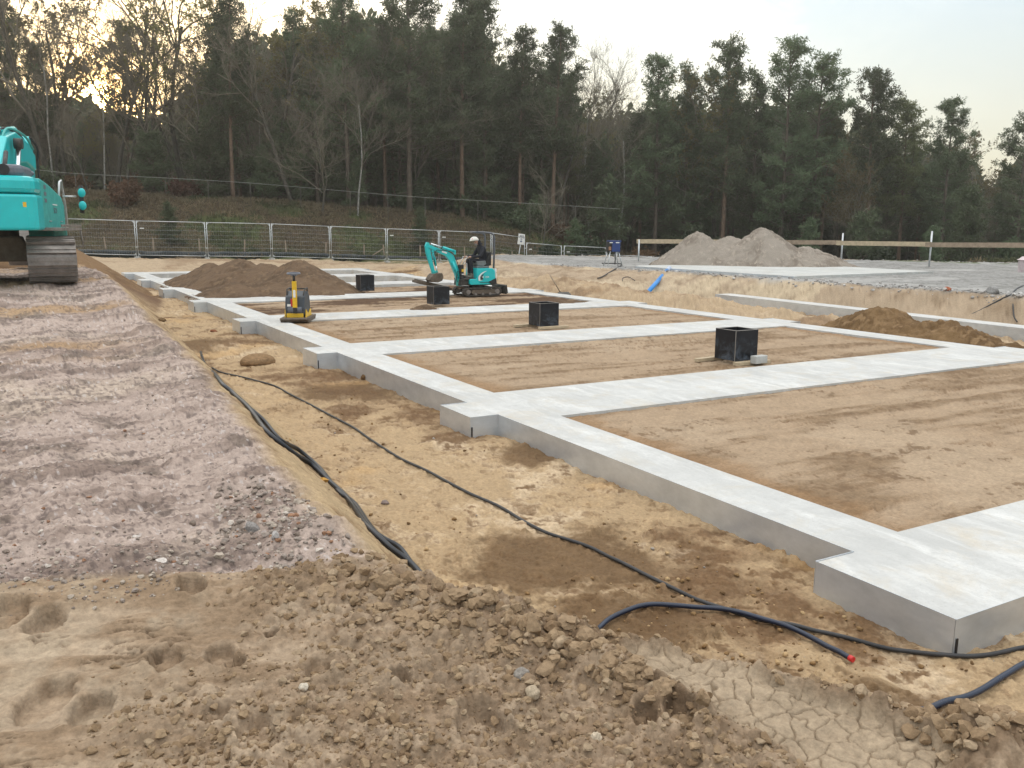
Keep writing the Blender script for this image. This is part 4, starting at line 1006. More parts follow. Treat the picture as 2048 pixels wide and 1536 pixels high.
b = MB(); b.prism([(-.85, .38), (.85, .38), (.7, .86), (-.7, .86)], -1.3, 1.3); b.cyl((0, 0, .8), (0, 0, 1.02), .65, 32); b.build('undercarriage', M_MUD, ex, .03)
def rr_poly(x0, x1, y0, y1, r, n=6):
    out = []
    for cx, cy, a0 in ((x1-r, y0+r, -90), (x1-r, y1-r, 0), (x0+r, y1-r, 90), (x0+r, y0+r, 180)):
        out += [(cx+r*math.cos(rad(a0+90*k/n)), cy+r*math.sin(rad(a0+90*k/n))) for k in range(n+1)]
    return out
cwy = -2.55
cw = []
for k in range(21):
    x = -1.42+2.84*k/20; cw.append((x, cwy-.18*(1-(x/1.42)**2)-.0*abs(x)))
cwp = [(-1.42, -1.75)]+[(-1.42, cwy+.14), (-1.36, cwy+.04)]+cw[1:-1]+[(1.36, cwy+.04), (1.42, cwy+.14)]+[(1.42, -1.75)]
b = MB(); b.prism(cwp[::1], 1.0, 1.66, axis='z')
cwo = rot_child(b.build('counterweight', M_TURQ, ex, .05))
b = MB(); b.prism([(x*.985, y+.02) for x, y in cwp], 1.675, 1.99, axis='z'); rot_child(b.build('counterweight_top', M_TURQ, ex, .09))
b = MB(); b.prism([(.1, .0), (.06, .18), (-1.0, .18), (-1.06, 0)], 0, .012); q = b.build('recess', M_TURQ2, cwo, .005); q.location = (.55, cwy-.135, 1.30)
b = MB(); b.prism([(-1.1, -2.45), (1.10, -2.45), (1.22, -2.30), (1.22, -1.4), (-1.1, -1.4)], 1.985, 2.20, axis='z'); hd_ = rot_child(b.build('engine_hood', M_GREY, ex, .07))
b = MB(); b.cyl((.92, -2.47, 2.10), (.92, -2.2, 2.10), .10, 20); b.build('camera_port', M_RUB, hd_)
b = MB(); b.box((0, 0, 0), (.21, .006, .09)); q = b.build('warning_label', M_YEL, cwo); q.location = (1.16, cwy-.065+.01, 1.47); q.rotation_euler = (0, 0, .18)
b = MB(); b.cyl((0, .004, 0), (0, -.004, 0), .032, 16); q = b.build('reflector', M_RED, cwo); q.location = (1.20, cwy-.055+.01, 1.375); q.rotation_euler = (0, 0, .18)
# right side: engine doors, tool box, walkway
b = MB(); b.prism([(-1.74, 1.02), (1.2, 1.02), (1.2, 1.55), (.9, 1.72), (.2, 1.80), (-.9, 1.93), (-1.74, 1.99)], .35, 1.40, axis='x'); sd_ = rot_child(b.build('side_panel', M_TURQ2, ex, .04))
for k in range(3):
    b = MB(); b.box((1.402, -1.30+.0*k, 1.84-.13*k), (.006, .26, .075)); b.build('vent', M_GREY, sd_)
text('SK210', .16, M_GREY, sd_, (1.408, -.2, 1.35), (rad(90), 0, rad(90)))
b = MB(); b.box((1.407, -.2, 1.52), (.004, .62, .02)); b.build('stripe', M_WHITE, sd_)
for yy_ in (-.95, .55):
    b = MB(); b.box((1.408, yy_, 1.18), (.02, .26, .02)); b.build('door_handle', M_STEEL, sd_)
b = MB(); b.box((1.50, -.2, 1.02), (.42, 3.1, .06)); b.box((1.70, -.2, 1.09), (.02, 3.1, .05)); b.tube([(1.68, 1.3, .98), (1.72, 1.3, .62), (1.42, 1.3, .62)], .02, 8); rot_child(b.build('walkway', M_SHOE, ex, .005))
b = MB(); b.prism([(-.4, .80), (1.5, .80), (1.5, 1.0), (-.4, 1.0)], .9, 1.38, axis='x'); rot_child(b.build('tool_box', M_TURQ2, ex, .02))
b = MB(); b.tube([(1.30, 1.15, 1.55), (1.34, 1.2, 2.05), (1.34, 1.5, 2.1), (1.34, 1.9, 1.5), (1.34, 1.9, 1.0)], .025, 8); b.tube([(1.34, 1.62, 1.75), (1.60, 1.72, 1.75)], .02, 8); rot_child(b.build('handrail', M_STEEL, ex))
for zz in (1.84, 1.55):
    b = MB(); b.ball((1.72, 1.72, zz), .105, (.8, .4, 1.0), 14); rot_child(b.build('mirror', M_TURQ, ex))
b = MB(); b.tube([(1.70, 1.76, 1.38), (1.70, 1.76, 2.0)], .05, 8); rot_child(b.build('mirror_bracket', M_RUB, ex))
b = MB(); b.ball((1.05, -1.2, 2.10), .14, (1.3, 1, .55), 16); b.cyl((1.05, -1.2, 1.9), (1.05, -1.2, 2.08), .05, 10); rot_child(b.build('air_intake', M_GREY, ex))
# cab on the left side
b = MB(); b.prism([(-.3, 1.02), (1.55, 1.02), (1.62, 1.9), (1.35, 2.78), (-.25, 2.80), (-.3, 2.2)], -1.38, -.42, axis='x'); cb_ = rot_child(b.build('cab', M_TURQ2, ex, .05))
b = MB(); b.box((-.9, -.31, 2.45), (.74, .01, .48)); b.build('rear_window', M_GLASS, cb_)
b = MB(); b.box((-.412, .6, 2.3), (.01, 1.2, .75)); b.build('side_window', M_GLASS, cb_)
# boom, arm and rams
bm_c = []
b = MB()
def plate_yz(b, cl, ws, x0, x1):
    T_ = []; Bt = []
    for i, (x, z) in enumerate(cl):
        a = Vector(cl[max(i-1, 0)]); c_ = Vector(cl[min(i+1, len(cl)-1)]); t_ = (c_-a).normalized(); n_ = Vector((-t_.y, t_.x))*ws[i]/2
        T_.append((x+n_.x, z+n_.y)); Bt.append((x-n_.x, z-n_.y))
    A = [[b.bm.verts.new((x, p[0], p[1])) for p in T_] for x in (x0, x1)]; B = [[b.bm.verts.new((x, p[0], p[1])) for p in Bt] for x in (x0, x1)]
    n = len(cl)
    for i in range(n-1):
        b.bm.faces.new((A[0][i], A[0][i+1], A[1][i+1], A[1][i])); b.bm.faces.new((B[0][i], B[1][i], B[1][i+1], B[0][i+1]))
        for k in (0, 1): b.bm.faces.new((A[k][i], B[k][i], B[k][i+1], A[k][i+1]))
    b.bm.faces.new((A[0][0], A[1][0], B[1][0], B[0][0])); b.bm.faces.new((A[0][-1], B[0][-1], B[1][-1], A[1][-1]))
b = MB(); plate_yz(b, [(.3, 1.25), (1.2, 2.05), (2.2, 2.70), (3.2, 2.92), (4.4, 2.92), (5.6, 2.72)], [.65, .80, .82, .72, .55, .42], -.25, .25)
bo = rot_child(b.build('boom', M_TURQ, ex, .04))
b = MB()
for sx in (-.42, .42): b.cyl((sx, 1.0, 1.25), (sx, 1.75, 2.1), .10, 16)
for sx in (-.42, .42): pass
b.bm.clear()
for sx in (-.40, .40):
    b = MB(); b.cyl((sx, 1.05, 1.15), (sx, 1.7, 1.95), .095, 16); b.build('lift_ram', M_TURQ, bo)
    b = MB(); b.cyl((sx, 1.7, 1.95), (sx, 2.4, 2.92), .058, 16); b.build('ram_rod', M_CHROME, bo)
    b = MB(); b.cyl((sx-.09, 2.4, 2.95), (sx+.09, 2.4, 2.95), .12, 16); b.build('ram_eye', M_DKSTEEL, bo)
b = MB(); b.cyl((0, 2.4, 3.18), (0, 4.3, 3.42), .095, 16); b.build('arm_ram', M_TURQ, bo)
b = MB(); b.cyl((0, 4.3, 3.42), (0, 5.7, 3.2), .05, 14); b.build('ram_rod', M_CHROME, bo)
for k in range(4):
    b = MB(); x = -.16+.1*k; b.tube(smooth_path([(x, 1.4, 2.52), (x*1.05, 2.2, 3.14), (x+.02, 3.0, 3.34), (x+.12, 4.2, 3.28), (x+.1, 5.4, 3.05)], 5), .028, 8); b.build('hose', M_TURQ2 if k % 2 else M_RUB, bo)
b = MB(); plate_yz(b, [(5.35, 3.3), (5.65, 2.9), (5.6, 2.2), (5.35, 1.2)], [.35, .55, .45, .3], -.17, .17)
ar = rot_child(b.build('arm', M_TURQ, ex, .04))
b = MB(); b.cyl((0, 5.95, 2.8), (0, 5.85, 1.8), .08, 14); b.build('bucket_ram', M_TURQ, ar)
b = MB(); b.tube(smooth_path([(.2, 5.3, 3.35), (.3, 5.7, 3.1), (.26, 5.8, 2.7), (.28, 5.75, 2.2)], 5), .03, 8); b.build('hose', M_RUB, ar)
b = MB(); b.prism([(5.15, 1.25), (5.55, 1.25), (5.75, .7), (5.6, .15), (5.0, .05), (4.75, .4), (4.9, .75)], -.5, .5, axis='x'); rot_child(b.build('bucket', M_SHOE, ex, .03))
b = MB(); b.box((.55, .55, 1.5), (.06, .5, 1.0)); b.tube([(.60, -.6, 1.95), (.58, -.4, 2.3), (.50, .3, 2.6)], .045, 8); rot_child(b.build('hose', M_RUB, ex))

# ================================================================ mesh site fence
M_WIRE = mat('galvanised_wire', (.30, .31, .32), .5, metal=.3)
M_FOOT = mat('concrete_foot', (.35, .34, .32), .9, noise=(9, .3))
M_SHEETG = M_STEEL
def fence_panel(A, B, label, hgt=2.0, tilt=0, band=False):
    A = Vector(A); B = Vector(B); d = B-A; L_ = d.length; rz = math.atan2(d.y, d.x); sl = math.atan2(d.z, math.hypot(d.x, d.y))
    r = empty('fence_panel', A, rz, label=label, cat='fence panel', group='wire mesh panels of the temporary site fence')
    r.rotation_euler = (tilt, 0, rz)
    k = math.tan(sl)
    def P(x, z): return (x, 0, z+k*x)
    x0, x1 = .05, L_-.05
    b = MB(); b.tube([P(x0, .02), P(x0, hgt)], .023, 8); b.tube([P(x1, .02), P(x1, hgt)], .023, 8); b.tube([P(x0, hgt-.02), P(x1, hgt-.02)], .021, 8); b.tube([P(x0, .16), P(x1, .16)], .018, 8)
    for xx, s_ in ((x0, 1), (x1, -1)):
        for zz, q in ((hgt-.02, -1), (.16, 1)): b.prism([(xx, zz+k*xx), (xx+s_*.14, zz+k*xx), (xx, zz+q*.14+k*xx)], -.006, .006)
    b.build('frame', M_STEEL, r)
    b = MB(); n = int((x1-x0)/.12)
    for i in range(1, n):
        x = x0+(x1-x0)*i/n; b.tube([P(x, .16), P(x, hgt-.02)], .0022, 3, caps=False)
    for i in range(1, 8):
        z = .16+(hgt-.2)*i/8; b.tube([P(x0, z), P(x1, z)], .0032 if i % 2 else .005, 3, caps=False)
    b.build('wire_mesh', M_WIRE, r)
    for xx in (-.0, ):
        b = MB(); b.box((xx, 0, .035), (.24, .62, .10), taper=(.9, .9)); b.build('foot', M_FOOT, r, .01)
    b = MB(); b.box((0, 0, hgt*.82), (.14, .05, .05)); b.box((0, 0, hgt*.30), (.14, .05, .05)); b.build('coupler', M_STEEL, r)
    if band:
        b = MB(); b.box((.32, -.008, hgt*.80+.32*k), (.22, .004, .05)); b.build('name_plate', M_WHITE, r)
    return r
posts = [(-190, 45.6), (-35, 46), (118, 46.5), (272, 47.0), (412, 47.8), (542, 49.2), (660, 50.7), (773, 52.0), (878, 53.4), (983, 54.8), (1050, 56.2)]
PP = []
for u, dep in posts:
    q = CAM+(FW*1.0+RT*(u-1024)/F)*0; d = ray(u, 470); t = dep; p = CAM+d*t; PP.append((p[0], p[1], float(np.interp(u, UT, FZ))))
ordn = ['behind the big excavator, hidden in part', 'directly behind the big excavator tracks', 'just right of the big excavator, behind its brown soil heap', 'second to the right of the big excavator', 'behind the left end of the big soil heap', 'behind the middle of the big soil heap', 'behind the plate compactor side of the soil heap', 'right of the soil heap, above the farthest black box', 'behind the boom of the mini excavator', 'behind the driver, ending at the sign post']
for i in range(len(PP)-1):
    fence_panel(PP[i], PP[i+1], 'tall wire mesh fence panel '+ordn[i], band=i in (3, 8, 7))
def at_top(u, vtop, dep, h=2.0):
    p = ond(u, vtop, dep); return (p[0], p[1], p[2]-h)
right = [(at_top(1052, 485, 55.8), at_top(1124, 491, 57), 'lower wire mesh fence panel right of the white sign, greenery behind it', True),
         (at_top(1127, 491, 57), at_top(1214, 495, 57), 'wire mesh fence panel left of the power distribution box', True),
         (at_top(1216, 509, 56), at_top(1305, 513, 54), 'sunken fence panel, only its top rail showing right of the power distribution box', False),
         (at_top(1310, 514, 54), at_top(1420, 517, 51.5), 'sunken fence panel behind the left end of the gravel heap', False),
         (at_top(1640, 524, 46), at_top(1757, 527, 43.8), 'sunken fence panel with its top rail showing right of the gravel heap', False),
         (at_top(1763, 527, 43.7), at_top(1890, 534, 42), 'sunken fence panel, top rail showing below the middle of the batter board', False),
         (at_top(1898, 534, 41.8), at_top(2035, 541, 40), 'sunken fence panel, top rail showing left of the pale sack', False),
         (at_top(2040, 541, 40), at_top(2190, 549, 38.4), 'sunken fence panel behind the pale sack at the edge', False)]
for A_, B_, lab, bd in right: fence_panel(A_, B_, lab, band=bd)

# black tarpaulin strip standing along the foot of the fence
def strip(name, pts, h, m_, thick=.01, jag=.08, seed=1, label='', cat=''):
    P = smooth_path(pts, 8); V = []; Fc = []
    rg = random.Random(seed); n = len(P)
    for i, p in enumerate(P):
        hh = h*(1-jag*rg.random()*2)*(1 if 2 < i < n-2 else .6); off = .05*math.sin(i*1.7)
        V += [(p[0], p[1]+off, p[2]-.12), (p[0]+off*.4, p[1]+off*.3+.04*math.sin(i), p[2]+hh*.5), (p[0], p[1]-off, p[2]+hh)]
    for i in range(n-1):
        for k in (0, 1): Fc.append((i*3+k, (i+1)*3+k, (i+1)*3+k+1, i*3+k+1))
    o = mesh_np(name, V, Fc, m_); s_ = o.modifiers.new('thickness', 'SOLIDIFY'); s_.thickness = thick; return tag(o, label, cat)
bk = []
for (u, dep), p in zip(posts[1:], PP[1:]):
    q = ond(u, 470, dep+.9); bk.append((q[0], q[1], ground_z(q[0], q[1])-.0))
q1 = ond(1075, 470, 56.5); q2 = ond(1105, 470, 56.2); bk += [(q1[0], q1[1], ground_z(q1[0], q1[1])), (q2[0], q2[1], ground_z(q2[0], q2[1])-.2)]
strip('tarpaulin_strip', bk, .36, M_TARP, label='low black tarpaulin strip running along the grass behind the site fence', cat='tarpaulin')
# timber stakes in the grass behind the fence
STK = ['short timber stake behind the fence, '+k for k in ('first right of the big excavator', 'in front of the dark bush', 'just left of the third fence joint', 'above the left part of the soil heap', 'above the peak of the soil heap',
       'above the plate compactor handle', 'with the slanting prop at its left', 'close right of the slanting prop', 'left of the mini excavator arm', 'between boom and driver', 'below the white sign board')]
for i, (u, dd_, h_) in enumerate([(210, 1.6, .95), (305, 1.6, .95), (398, 1.6, 1.0), (487, 1.6, .95), (571, 1.6, .95), (650, 1.7, .9), (727, 1.7, .85), (768, 1.8, .85), (840, 1.7, .9), (929, 1.8, .9), (1023, 1.9, .8)]):
    dep = float(np.interp(u, UT, FD))+dd_; q = ond(u, 470, dep); zz = ground_z(q[0], q[1])
    o = MB().box((0, 0, h_/2-.15), (.075, .075, h_+.3), taper=(.7, .7)).build('stake', M_WOOD2, None, 0, (q[0], q[1], zz)); o.rotation_euler = (rad(((i*37) % 7)-3), rad(((i*53) % 7)-3), .3)
    tag(o, STK[i], 'stake', 'timber stakes behind the fence')
q = ond(752, 470, 53.4); o = MB().box((0, 0, 0), (1.25, .07, .07), rotm('Y', -32)).build('timber_prop', M_WOOD2, None, 0, (q[0], q[1], ground_z(q[0], q[1])+.36)); o.rotation_euler = (0, 0, -.45)
tag(o, 'slanting timber prop leaning against a stake behind the fence', 'timber prop')
# sign on a leaning post
q = ond(1036, 503, 56.8); sg = empty('sign', (q[0], q[1], ground_z(q[0], q[1])), rz=-YAW, label='white notice board on a leaning post at the end of the tall fence', cat='sign')
top = Vector((.18, 0, 1.55)); MB().cyl((-.08, 0, -.2), (.17, 0, 1.55), .03, 8).build('post', M_STEEL, sg)
b = MB(); b.box((.20, -.04, 1.78), (.42, .025, .68), rotm('Y', 7)); bd = b.build('board', M_WHITE, sg, .004)
b = MB()
for xx in (-.09, .0, .09): b.box((xx+.235, -.056, 1.98), (.06, .004, .10), rotm('Y', 7))
for xx, zz in ((-.12, 1.90), (.13, 1.90)): b.box((xx+.23, -.056, zz), (.05, .004, .05), rotm('Y', 7))
b.build('lettering', M_GREY, bd)
b = MB(); b.box((.215, -.056, 1.79), (.11, .004, .05), rotm('Y', 7)); b.build('symbol', M_BLUE2, bd)
b = MB(); b.cyl((.195, -.055, 1.64), (.195, -.060, 1.64), .06, 16); b.build('symbol', M_BLUE2, bd)

# ================================================================ batter board, power box, sack
pz = [(1277, 521, 42), (1682, 524, 41), (1858, 533, 37.5)]
PB = [ond(u, v, d) for u, v, d in pz]; tops = [(479, 42), (466, 41), (462, 37.5)]
bb = empty('batter_board', tuple(PB[0]), label='long timber batter board on slim steel posts along the edge of the gravel yard', cat='batter board')
o0 = Vector(PB[0])
def rel(p): return Vector(p)-o0
for (u, v, d), (vt_, _), p in zip(pz, tops, PB):
    tp = ond(u, vt_, d); MB().cyl(rel((p[0], p[1], p[2]-.4)), rel((p[0], p[1], tp[2])), .04, 10).build('post', M_STEEL, bb)
p2048 = ond(2160, 533, 33.5)
MB().cyl(rel(p2048-np.array([0, 0, .4])), rel(p2048+np.array([0, 0, 1.5])), .04, 10).build('post', M_STEEL, bb)
pl = [(1273, 482.5, 41.9, 1345+140, 483.5, 41.5, M_WOOD), (1470, 484, 41.3, 1684, 485, 40.85, M_WOOD2), (1672, 486, 40.7, 1862, 488.5, 37.3, M_WOOD), (1850, 489.5, 37.35, 2200, 491, 32.6, M_WOOD2)]
for u0, v0, d0, u1, v1, d1, mm in pl:
    a = Vector(ond(u0, v0, d0)); c_ = Vector(ond(u1, v1, d1)); d = c_-a; R_ = d.to_track_quat('X', 'Z').to_matrix()
    b = MB(); b.box((a+c_)/2-o0-Vector((FWH[0], FWH[1], 0))*.03, (d.length, .03, .20), R_); b.build('plank', mm, bb)
q = ond(1226, 523, 35.5); gz = ground_z(q[0], q[1])
pw = empty('power_distribution_box', (q[0], q[1], gz+.08), rz=-YAW+.3, label='dark blue power distribution box on splayed steel legs at the plateau edge', cat='power box'); pw.scale = (1.2, 1.2, 1.2)
b = MB(); b.box((.05, 0, .62), (.30, .26, .34)); b.box((.02, 0, .80), (.42, .30, .05)); b.build('housing', M_BLUE2, pw, .01)
b = MB(); b.box((-.16, .02, .62), (.12, .22, .34)); b.build('side_box', M_RUB, pw, .01)
b = MB(); b.box((-.165, -.095, .56), (.09, .01, .12)); b.build('label_plate', mat('brown_plate', (.35, .18, .10), .6), pw)
b = MB(); b.box((-.14, -.13, .755), (.11, .02, .03)); b.build('top_label', M_WHITE, pw)
b = MB(); b.box((.09, -.135, .755), (.13, .02, .03)); b.build('top_label', M_WHITE, pw)
for (xa, ya) in ((-.2, -.12), (.2, -.12), (-.2, .12), (.2, .12)):
    b = MB(); b.cyl((xa*.75, ya*.8, .46), (xa*1.35, ya*1.5, -.04), .016, 8); b.build('leg', M_STEEL, pw)
b = MB(); b.cyl((.10, -.02, .45), (.08, -.02, .20), .055, 14); b.build('socket', M_WHITE, pw)
b = MB(); b.tube([(.02, -.1, .45), (.03, -.12, .22), (.0, -.16, .03)], .02, 8); b.build('plug_cable', M_RUB, pw)
q = ond(2052, 542, 33); gz = ground_z(q[0], q[1])
b = MB(); b.prism([(-.20, -.05), (.26, -.05), (.30, .44), (.34, .46), (.30, .54), (.05, .60), (-.10, .58), (-.20, .50), (-.30, .47), (-.22, .44)], -.22, .22)
o = b.build('sack', mat('pale_pink_sack', (.62, .52, .53), .8, noise=(3, .3), bump=.8, bscale=6), None, .04, (q[0], q[1], gz)); o.rotation_euler = (0, 0, -YAW)
tag(o, 'pale pinkish sack standing on the gravel at the right edge', 'sack')
# shovel stuck in the sand and a dark board
pA, pB = Vector(on_slope(1122, 587)), None
sh = empty('shovel', tuple(pA), rz=0, label='shovel with a long wooden handle leaning in the sand right of the mini excavator', cat='shovel')
hx = Vector(RT)*-.38+Vector((0, 0, .62)); MB().cyl((0, 0, 0), hx, .018, 8).build('handle', M_WOOD2, sh)
b = MB(); b.box((0, 0, -.08), (.20, .03, .26), rotm('Y', 20)); b.build('blade', M_DKSTEEL, sh)
q = on_slope(1138, 589); o = MB().box((0, 0, .02), (.7, .3, .05), rotm('X', 12)).build('board', M_DKSTEEL, None, 0, tuple(q)); tag(o, 'dark board lying in the sand beside the shovel', 'board')
print('fences done')

# ================================================================ woodland
M_BARKP = mat('pine_bark', (.11, .085, .065), .9, noise=(3, .4), bump=.6, bscale=12)
M_BARKO = mat('orange_pine_bark', (.17, .11, .075), .9, noise=(3, .4))
M_BARKG = mat('grey_bark', (.085, .075, .06), .9, noise=(3, .4))
M_BIRCH = mat('birch_bark', (.27, .26, .235), .8, noise=(4, .6))
M_TWIG = mat('bare_twigs', (.18, .155, .115), .9)
M_NEEDLE = mat('pine_needles', (.098, .130, .066), .8, var=.35, transl=.3)
M_NEEDLE2 = mat('yellow_green_needles', (.13, .14, .06), .75, var=.3, transl=.35)
M_LEAF = mat('spring_leaves', (.17, .15, .055), .7, var=.3, transl=.6)
M_BUSH = mat('dark_leaves', (.028, .050, .020), .7, var=.35, transl=.2)
M_BRAKE = mat('dead_bracken', (.12, .065, .035), .9, var=.3, transl=.2)
class TM:
    """tree mesh: limbs as 3..7 sided tubes, foliage as many small blades"""
    def __init__(s): s.V = []; s.F = []; s.n = 0
    def tube(s, P, R, k):
        P = np.array(P, float); m_ = len(P)
        T_ = np.gradient(P, axis=0); T_ /= np.linalg.norm(T_, axis=1)[:, None]+1e-9
        ref = np.array([0, 0, 1.]) if abs(T_[0][2]) < .8 else np.array([1., 0, 0])
        A = np.cross(T_, ref); A /= np.linalg.norm(A, axis=1)[:, None]+1e-9; B = np.cross(T_, A)
        th = np.arange(k)*2*np.pi/k
        ring = P[:, None]+(A[:, None]*np.cos(th)[None, :, None]+B[:, None]*np.sin(th)[None, :, None])*np.array(R)[:, None, None]
        s.V.append(ring.reshape(-1, 3)); i = s.n+np.arange(m_*k).reshape(m_, k); j = np.roll(i, -1, 1)
        s.F.append(np.stack([i[:-1], j[:-1], j[1:], i[1:]], -1).reshape(-1, 4)); s.n += m_*k
    def build(s, name, m_, parent=None):
        return mesh_np(name, np.vstack(s.V), np.vstack(s.F), m_, parent, smooth=True)
def blades(C_, n, ln, wd, rg, up=.3, spread=1.0, flat=0):
    """n thin blades radiating from each centre in C_ (N,3)"""
    N_ = len(C_)*n; c = np.repeat(C_, n, 0); d = rg.normal(size=(N_, 3)); d[:, 2] = d[:, 2]*(1-flat)+up; d /= np.linalg.norm(d, axis=1)[:, None]
    L_ = ln*(.6+.8*rg.random(N_))[:, None]; sd = np.cross(d, rg.normal(size=(N_, 3))); sd /= np.linalg.norm(sd, axis=1)[:, None]+1e-9
    b0 = c+d*L_*.12*spread+rg.normal(size=(N_, 3))*ln*.18; b1 = b0+d*L_; w_ = sd*wd*(.7+.6*rg.random(N_))[:, None]
    V = np.stack([b0-w_*.4, b0+w_*.4, b0*.35+b1*.65+w_, b1, b0*.35+b1*.65-w_], 1)
    idx = np.arange(N_)[:, None]*5
    Q = np.concatenate([idx+np.array([0, 1, 2, 4])])
    T_ = idx+np.array([4, 2, 3, 3])
    return V.reshape(-1, 3), Q
def leafmesh(name, centres, n, ln, wd, rg, m_, parent=None, up=.3, flat=0):
    V, Q = blades(np.array(centres), n, ln, wd, rg, up, 1, flat)
    V = V.reshape(-1, 5, 3)[:, [0, 1, 2, 3, 4]]; N_ = len(V)
    # quad (0,1,2,4) and a tip folded in as a second quad would cost faces: use base, side, tip, side
    V = V[:, [0, 2, 3, 4]]; Q = np.arange(N_*4).reshape(N_, 4)
    return mesh_np(name, V.reshape(-1, 3), Q, m_, parent, smooth=False)
def pine(seed, Ht=16, base=.42, wide=3.0, dens=1.0, shape='round', lean=0, needles=None, bark=None):
    rg = np.random.default_rng(seed); t = TM(); P = []; R_ = []
    ph = rg.uniform(0, 6, 2); n = 14
    for i in range(n):
        k = i/(n-1); P.append((math.sin(k*3+ph[0])*.18*k*Ht/16+lean*k*k, math.sin(k*2.6+ph[1])*.16*k, k*Ht)); R_.append(.19*(1-k)**.8*Ht/16+.018)
    t.tube([(0, 0, -.6)]+P, [R_[0]*1.25]+R_, 7); P = np.array(P)
    def at(k): i = k*(n-1); a = int(min(i, n-2)); return P[a]+(P[a+1]-P[a])*(i-a)
    lim = TM(); tufts = []
    nb = int(62*dens)
    for q in range(nb):
        k = base+(1-base)*(q+rg.random())/nb; a = rg.uniform(0, 2*math.pi); rel_ = (k-base)/(1-base)
        if shape == 'round': ll = wide*(.35+.75*math.sin(min(1, rel_*.80+.15)*math.pi)**.7)*(1-.35*rel_)*rg.uniform(.55, 1.2)
        else: ll = wide*(1.08-rel_)**.85*rg.uniform(.6, 1.15)
        ll *= (1.0 if rel_ < .93 else .75)
        el = rad(rg.uniform(-8, 22)+42*rel_**1.5); p = at(k); m_ = 6; pts = []; curve = rg.uniform(-.1, .35)
        for j in range(m_):
            s_ = j/(m_-1); e2 = el+curve*s_*1.2; aa = a+.35*math.sin(s_*3+q)
            pts.append(p+np.array([math.cos(aa)*math.cos(e2), math.sin(aa)*math.cos(e2), math.sin(e2)])*ll*s_+np.array([0, 0, -.10*ll*s_*(1-s_)]))
        r0 = .028+.018*ll/3; lim.tube(pts, np.linspace(r0, .010, m_), 4)
        for j in range(int(4+ll*4.2)):
            s_ = rg.uniform(.30, 1.02); i = min(int(s_*(m_-1)), m_-2); c0 = pts[i]+(pts[i+1]-pts[i])*(s_*(m_-1)-i)
            d = rg.normal(size=3); d[2] = abs(d[2])*.5+.15; d /= np.linalg.norm(d); tl = rg.uniform(.25, .85)*(1.15-s_*.4)
            c1 = c0+d*tl; lim.tube([c0, (c0+c1)/2+rg.normal(size=3)*.03, c1], [.012, .009, .006], 3)
            for g in range(3): tufts.append(c0+d*tl*(.5+.3*g)+rg.normal(size=3)*np.array([.09, .09, .04]))
    for q in range(34):                      # dead branches on the lower stem
        k = rg.uniform(.06, base+.12); p = at(k); a = rg.uniform(0, 6.28); L_ = rg.uniform(.6, 2.4)
        e = p+np.array([math.cos(a), math.sin(a), rg.uniform(-.25, .15)])*L_; lim.tube([p, (p+e)/2+rg.normal(size=3)*.08, e], [.022, .014, .006], 3)
    return t, lim, np.array(tufts), rg
def bare(seed, Ht=16, spread=.5, r0=.2, depth=5, fork=.35, dens=1.0):
    rg = np.random.default_rng(seed); t = TM(); lim = TM(); tips = []
    def grow(p, d, L_, r, lev):
        m_ = 5 if lev < 3 else 3; pts = [p]; q = p.copy(); dd = d.copy()
        for j in range(m_-1):
            dd = dd+rg.normal(size=3)*(.10 if lev == 0 else .20); dd[2] += .06*lev*.6; dd /= np.linalg.norm(dd); q = q+dd*L_/(m_-1); pts.append(q.copy())
        (t if lev == 0 else lim).tube(pts, np.linspace(r, r*.55 if lev == 0 else max(r*.45, .005), m_), 7 if lev == 0 else (4 if lev < 3 else 3))
        if lev >= 3: tips.extend(pts[1:])
        if lev >= depth: return
        nb = {0: 11, 1: 6, 2: 6, 3: 5, 4: 3}.get(lev, 2); nb = max(2, int(round(nb*dens*.86)))
        for b_ in range(nb):
            s_ = rg.uniform(fork if lev == 0 else .2, 1.0); i = min(int(s_*(m_-1)), m_-2); c0 = pts[i]+(pts[i+1]-pts[i])*(s_*(m_-1)-i)
            ax = rg.normal(size=3); ax -= ax.dot(dd)*dd; ax /= np.linalg.norm(ax); an = rg.uniform(.35, .95)*(.8+spread)
            nd = dd*math.cos(an)+ax*math.sin(an); nd[2] += .22; nd /= np.linalg.norm(nd)
            grow(c0, nd, L_*rg.uniform(.34, .62)*(1.1-.35*s_ if lev == 0 else 1), max(r*(.5-.12*s_), .006), lev+1)
    grow(np.array([0, 0, -.4]), np.array([rg.normal()*.03, rg.normal()*.03, 1.]), Ht*.80, r0, 0)
    return t, lim, np.array(tips), rg
PROTO = {}
def keep(kind, Ht, root):
    PROTO.setdefault(kind, []).append((Ht, root)); root.location = (0, 0, -200)
def mk_pine(name, Ht, needles=None, bark=None, **k):
    t, lim, tufts, rg = pine(Ht=Ht, **k); r = empty(name)
    t.build('trunk', bark or M_BARKP, r); lim.build('branches', M_BARKP, r)
    leafmesh('crown', tufts, 9, .25, .034, rg, needles or M_NEEDLE, r, up=.35)
    return r
for i, (Ht, kw) in enumerate([(17, dict(seed=1, base=.20, wide=3.2)), (16, dict(seed=2, base=.34, wide=2.8)), (15, dict(seed=3, base=.12, wide=3.0, shape='cone')),
                              (17, dict(seed=4, base=.38, wide=3.3, lean=.5)), (14, dict(seed=5, base=.08, wide=2.9, shape='cone', dens=1.1)), (16, dict(seed=6, base=.26, wide=3.5, dens=.9))]):
    keep('pine', Ht, mk_pine('pine_tree', Ht, bark=M_BARKO if i in (1, 3) else None, **kw))
keep('ypine', 15, mk_pine('pine_tree', 15, M_NEEDLE2, M_BARKO, seed=8, base=.35, wide=3.0))
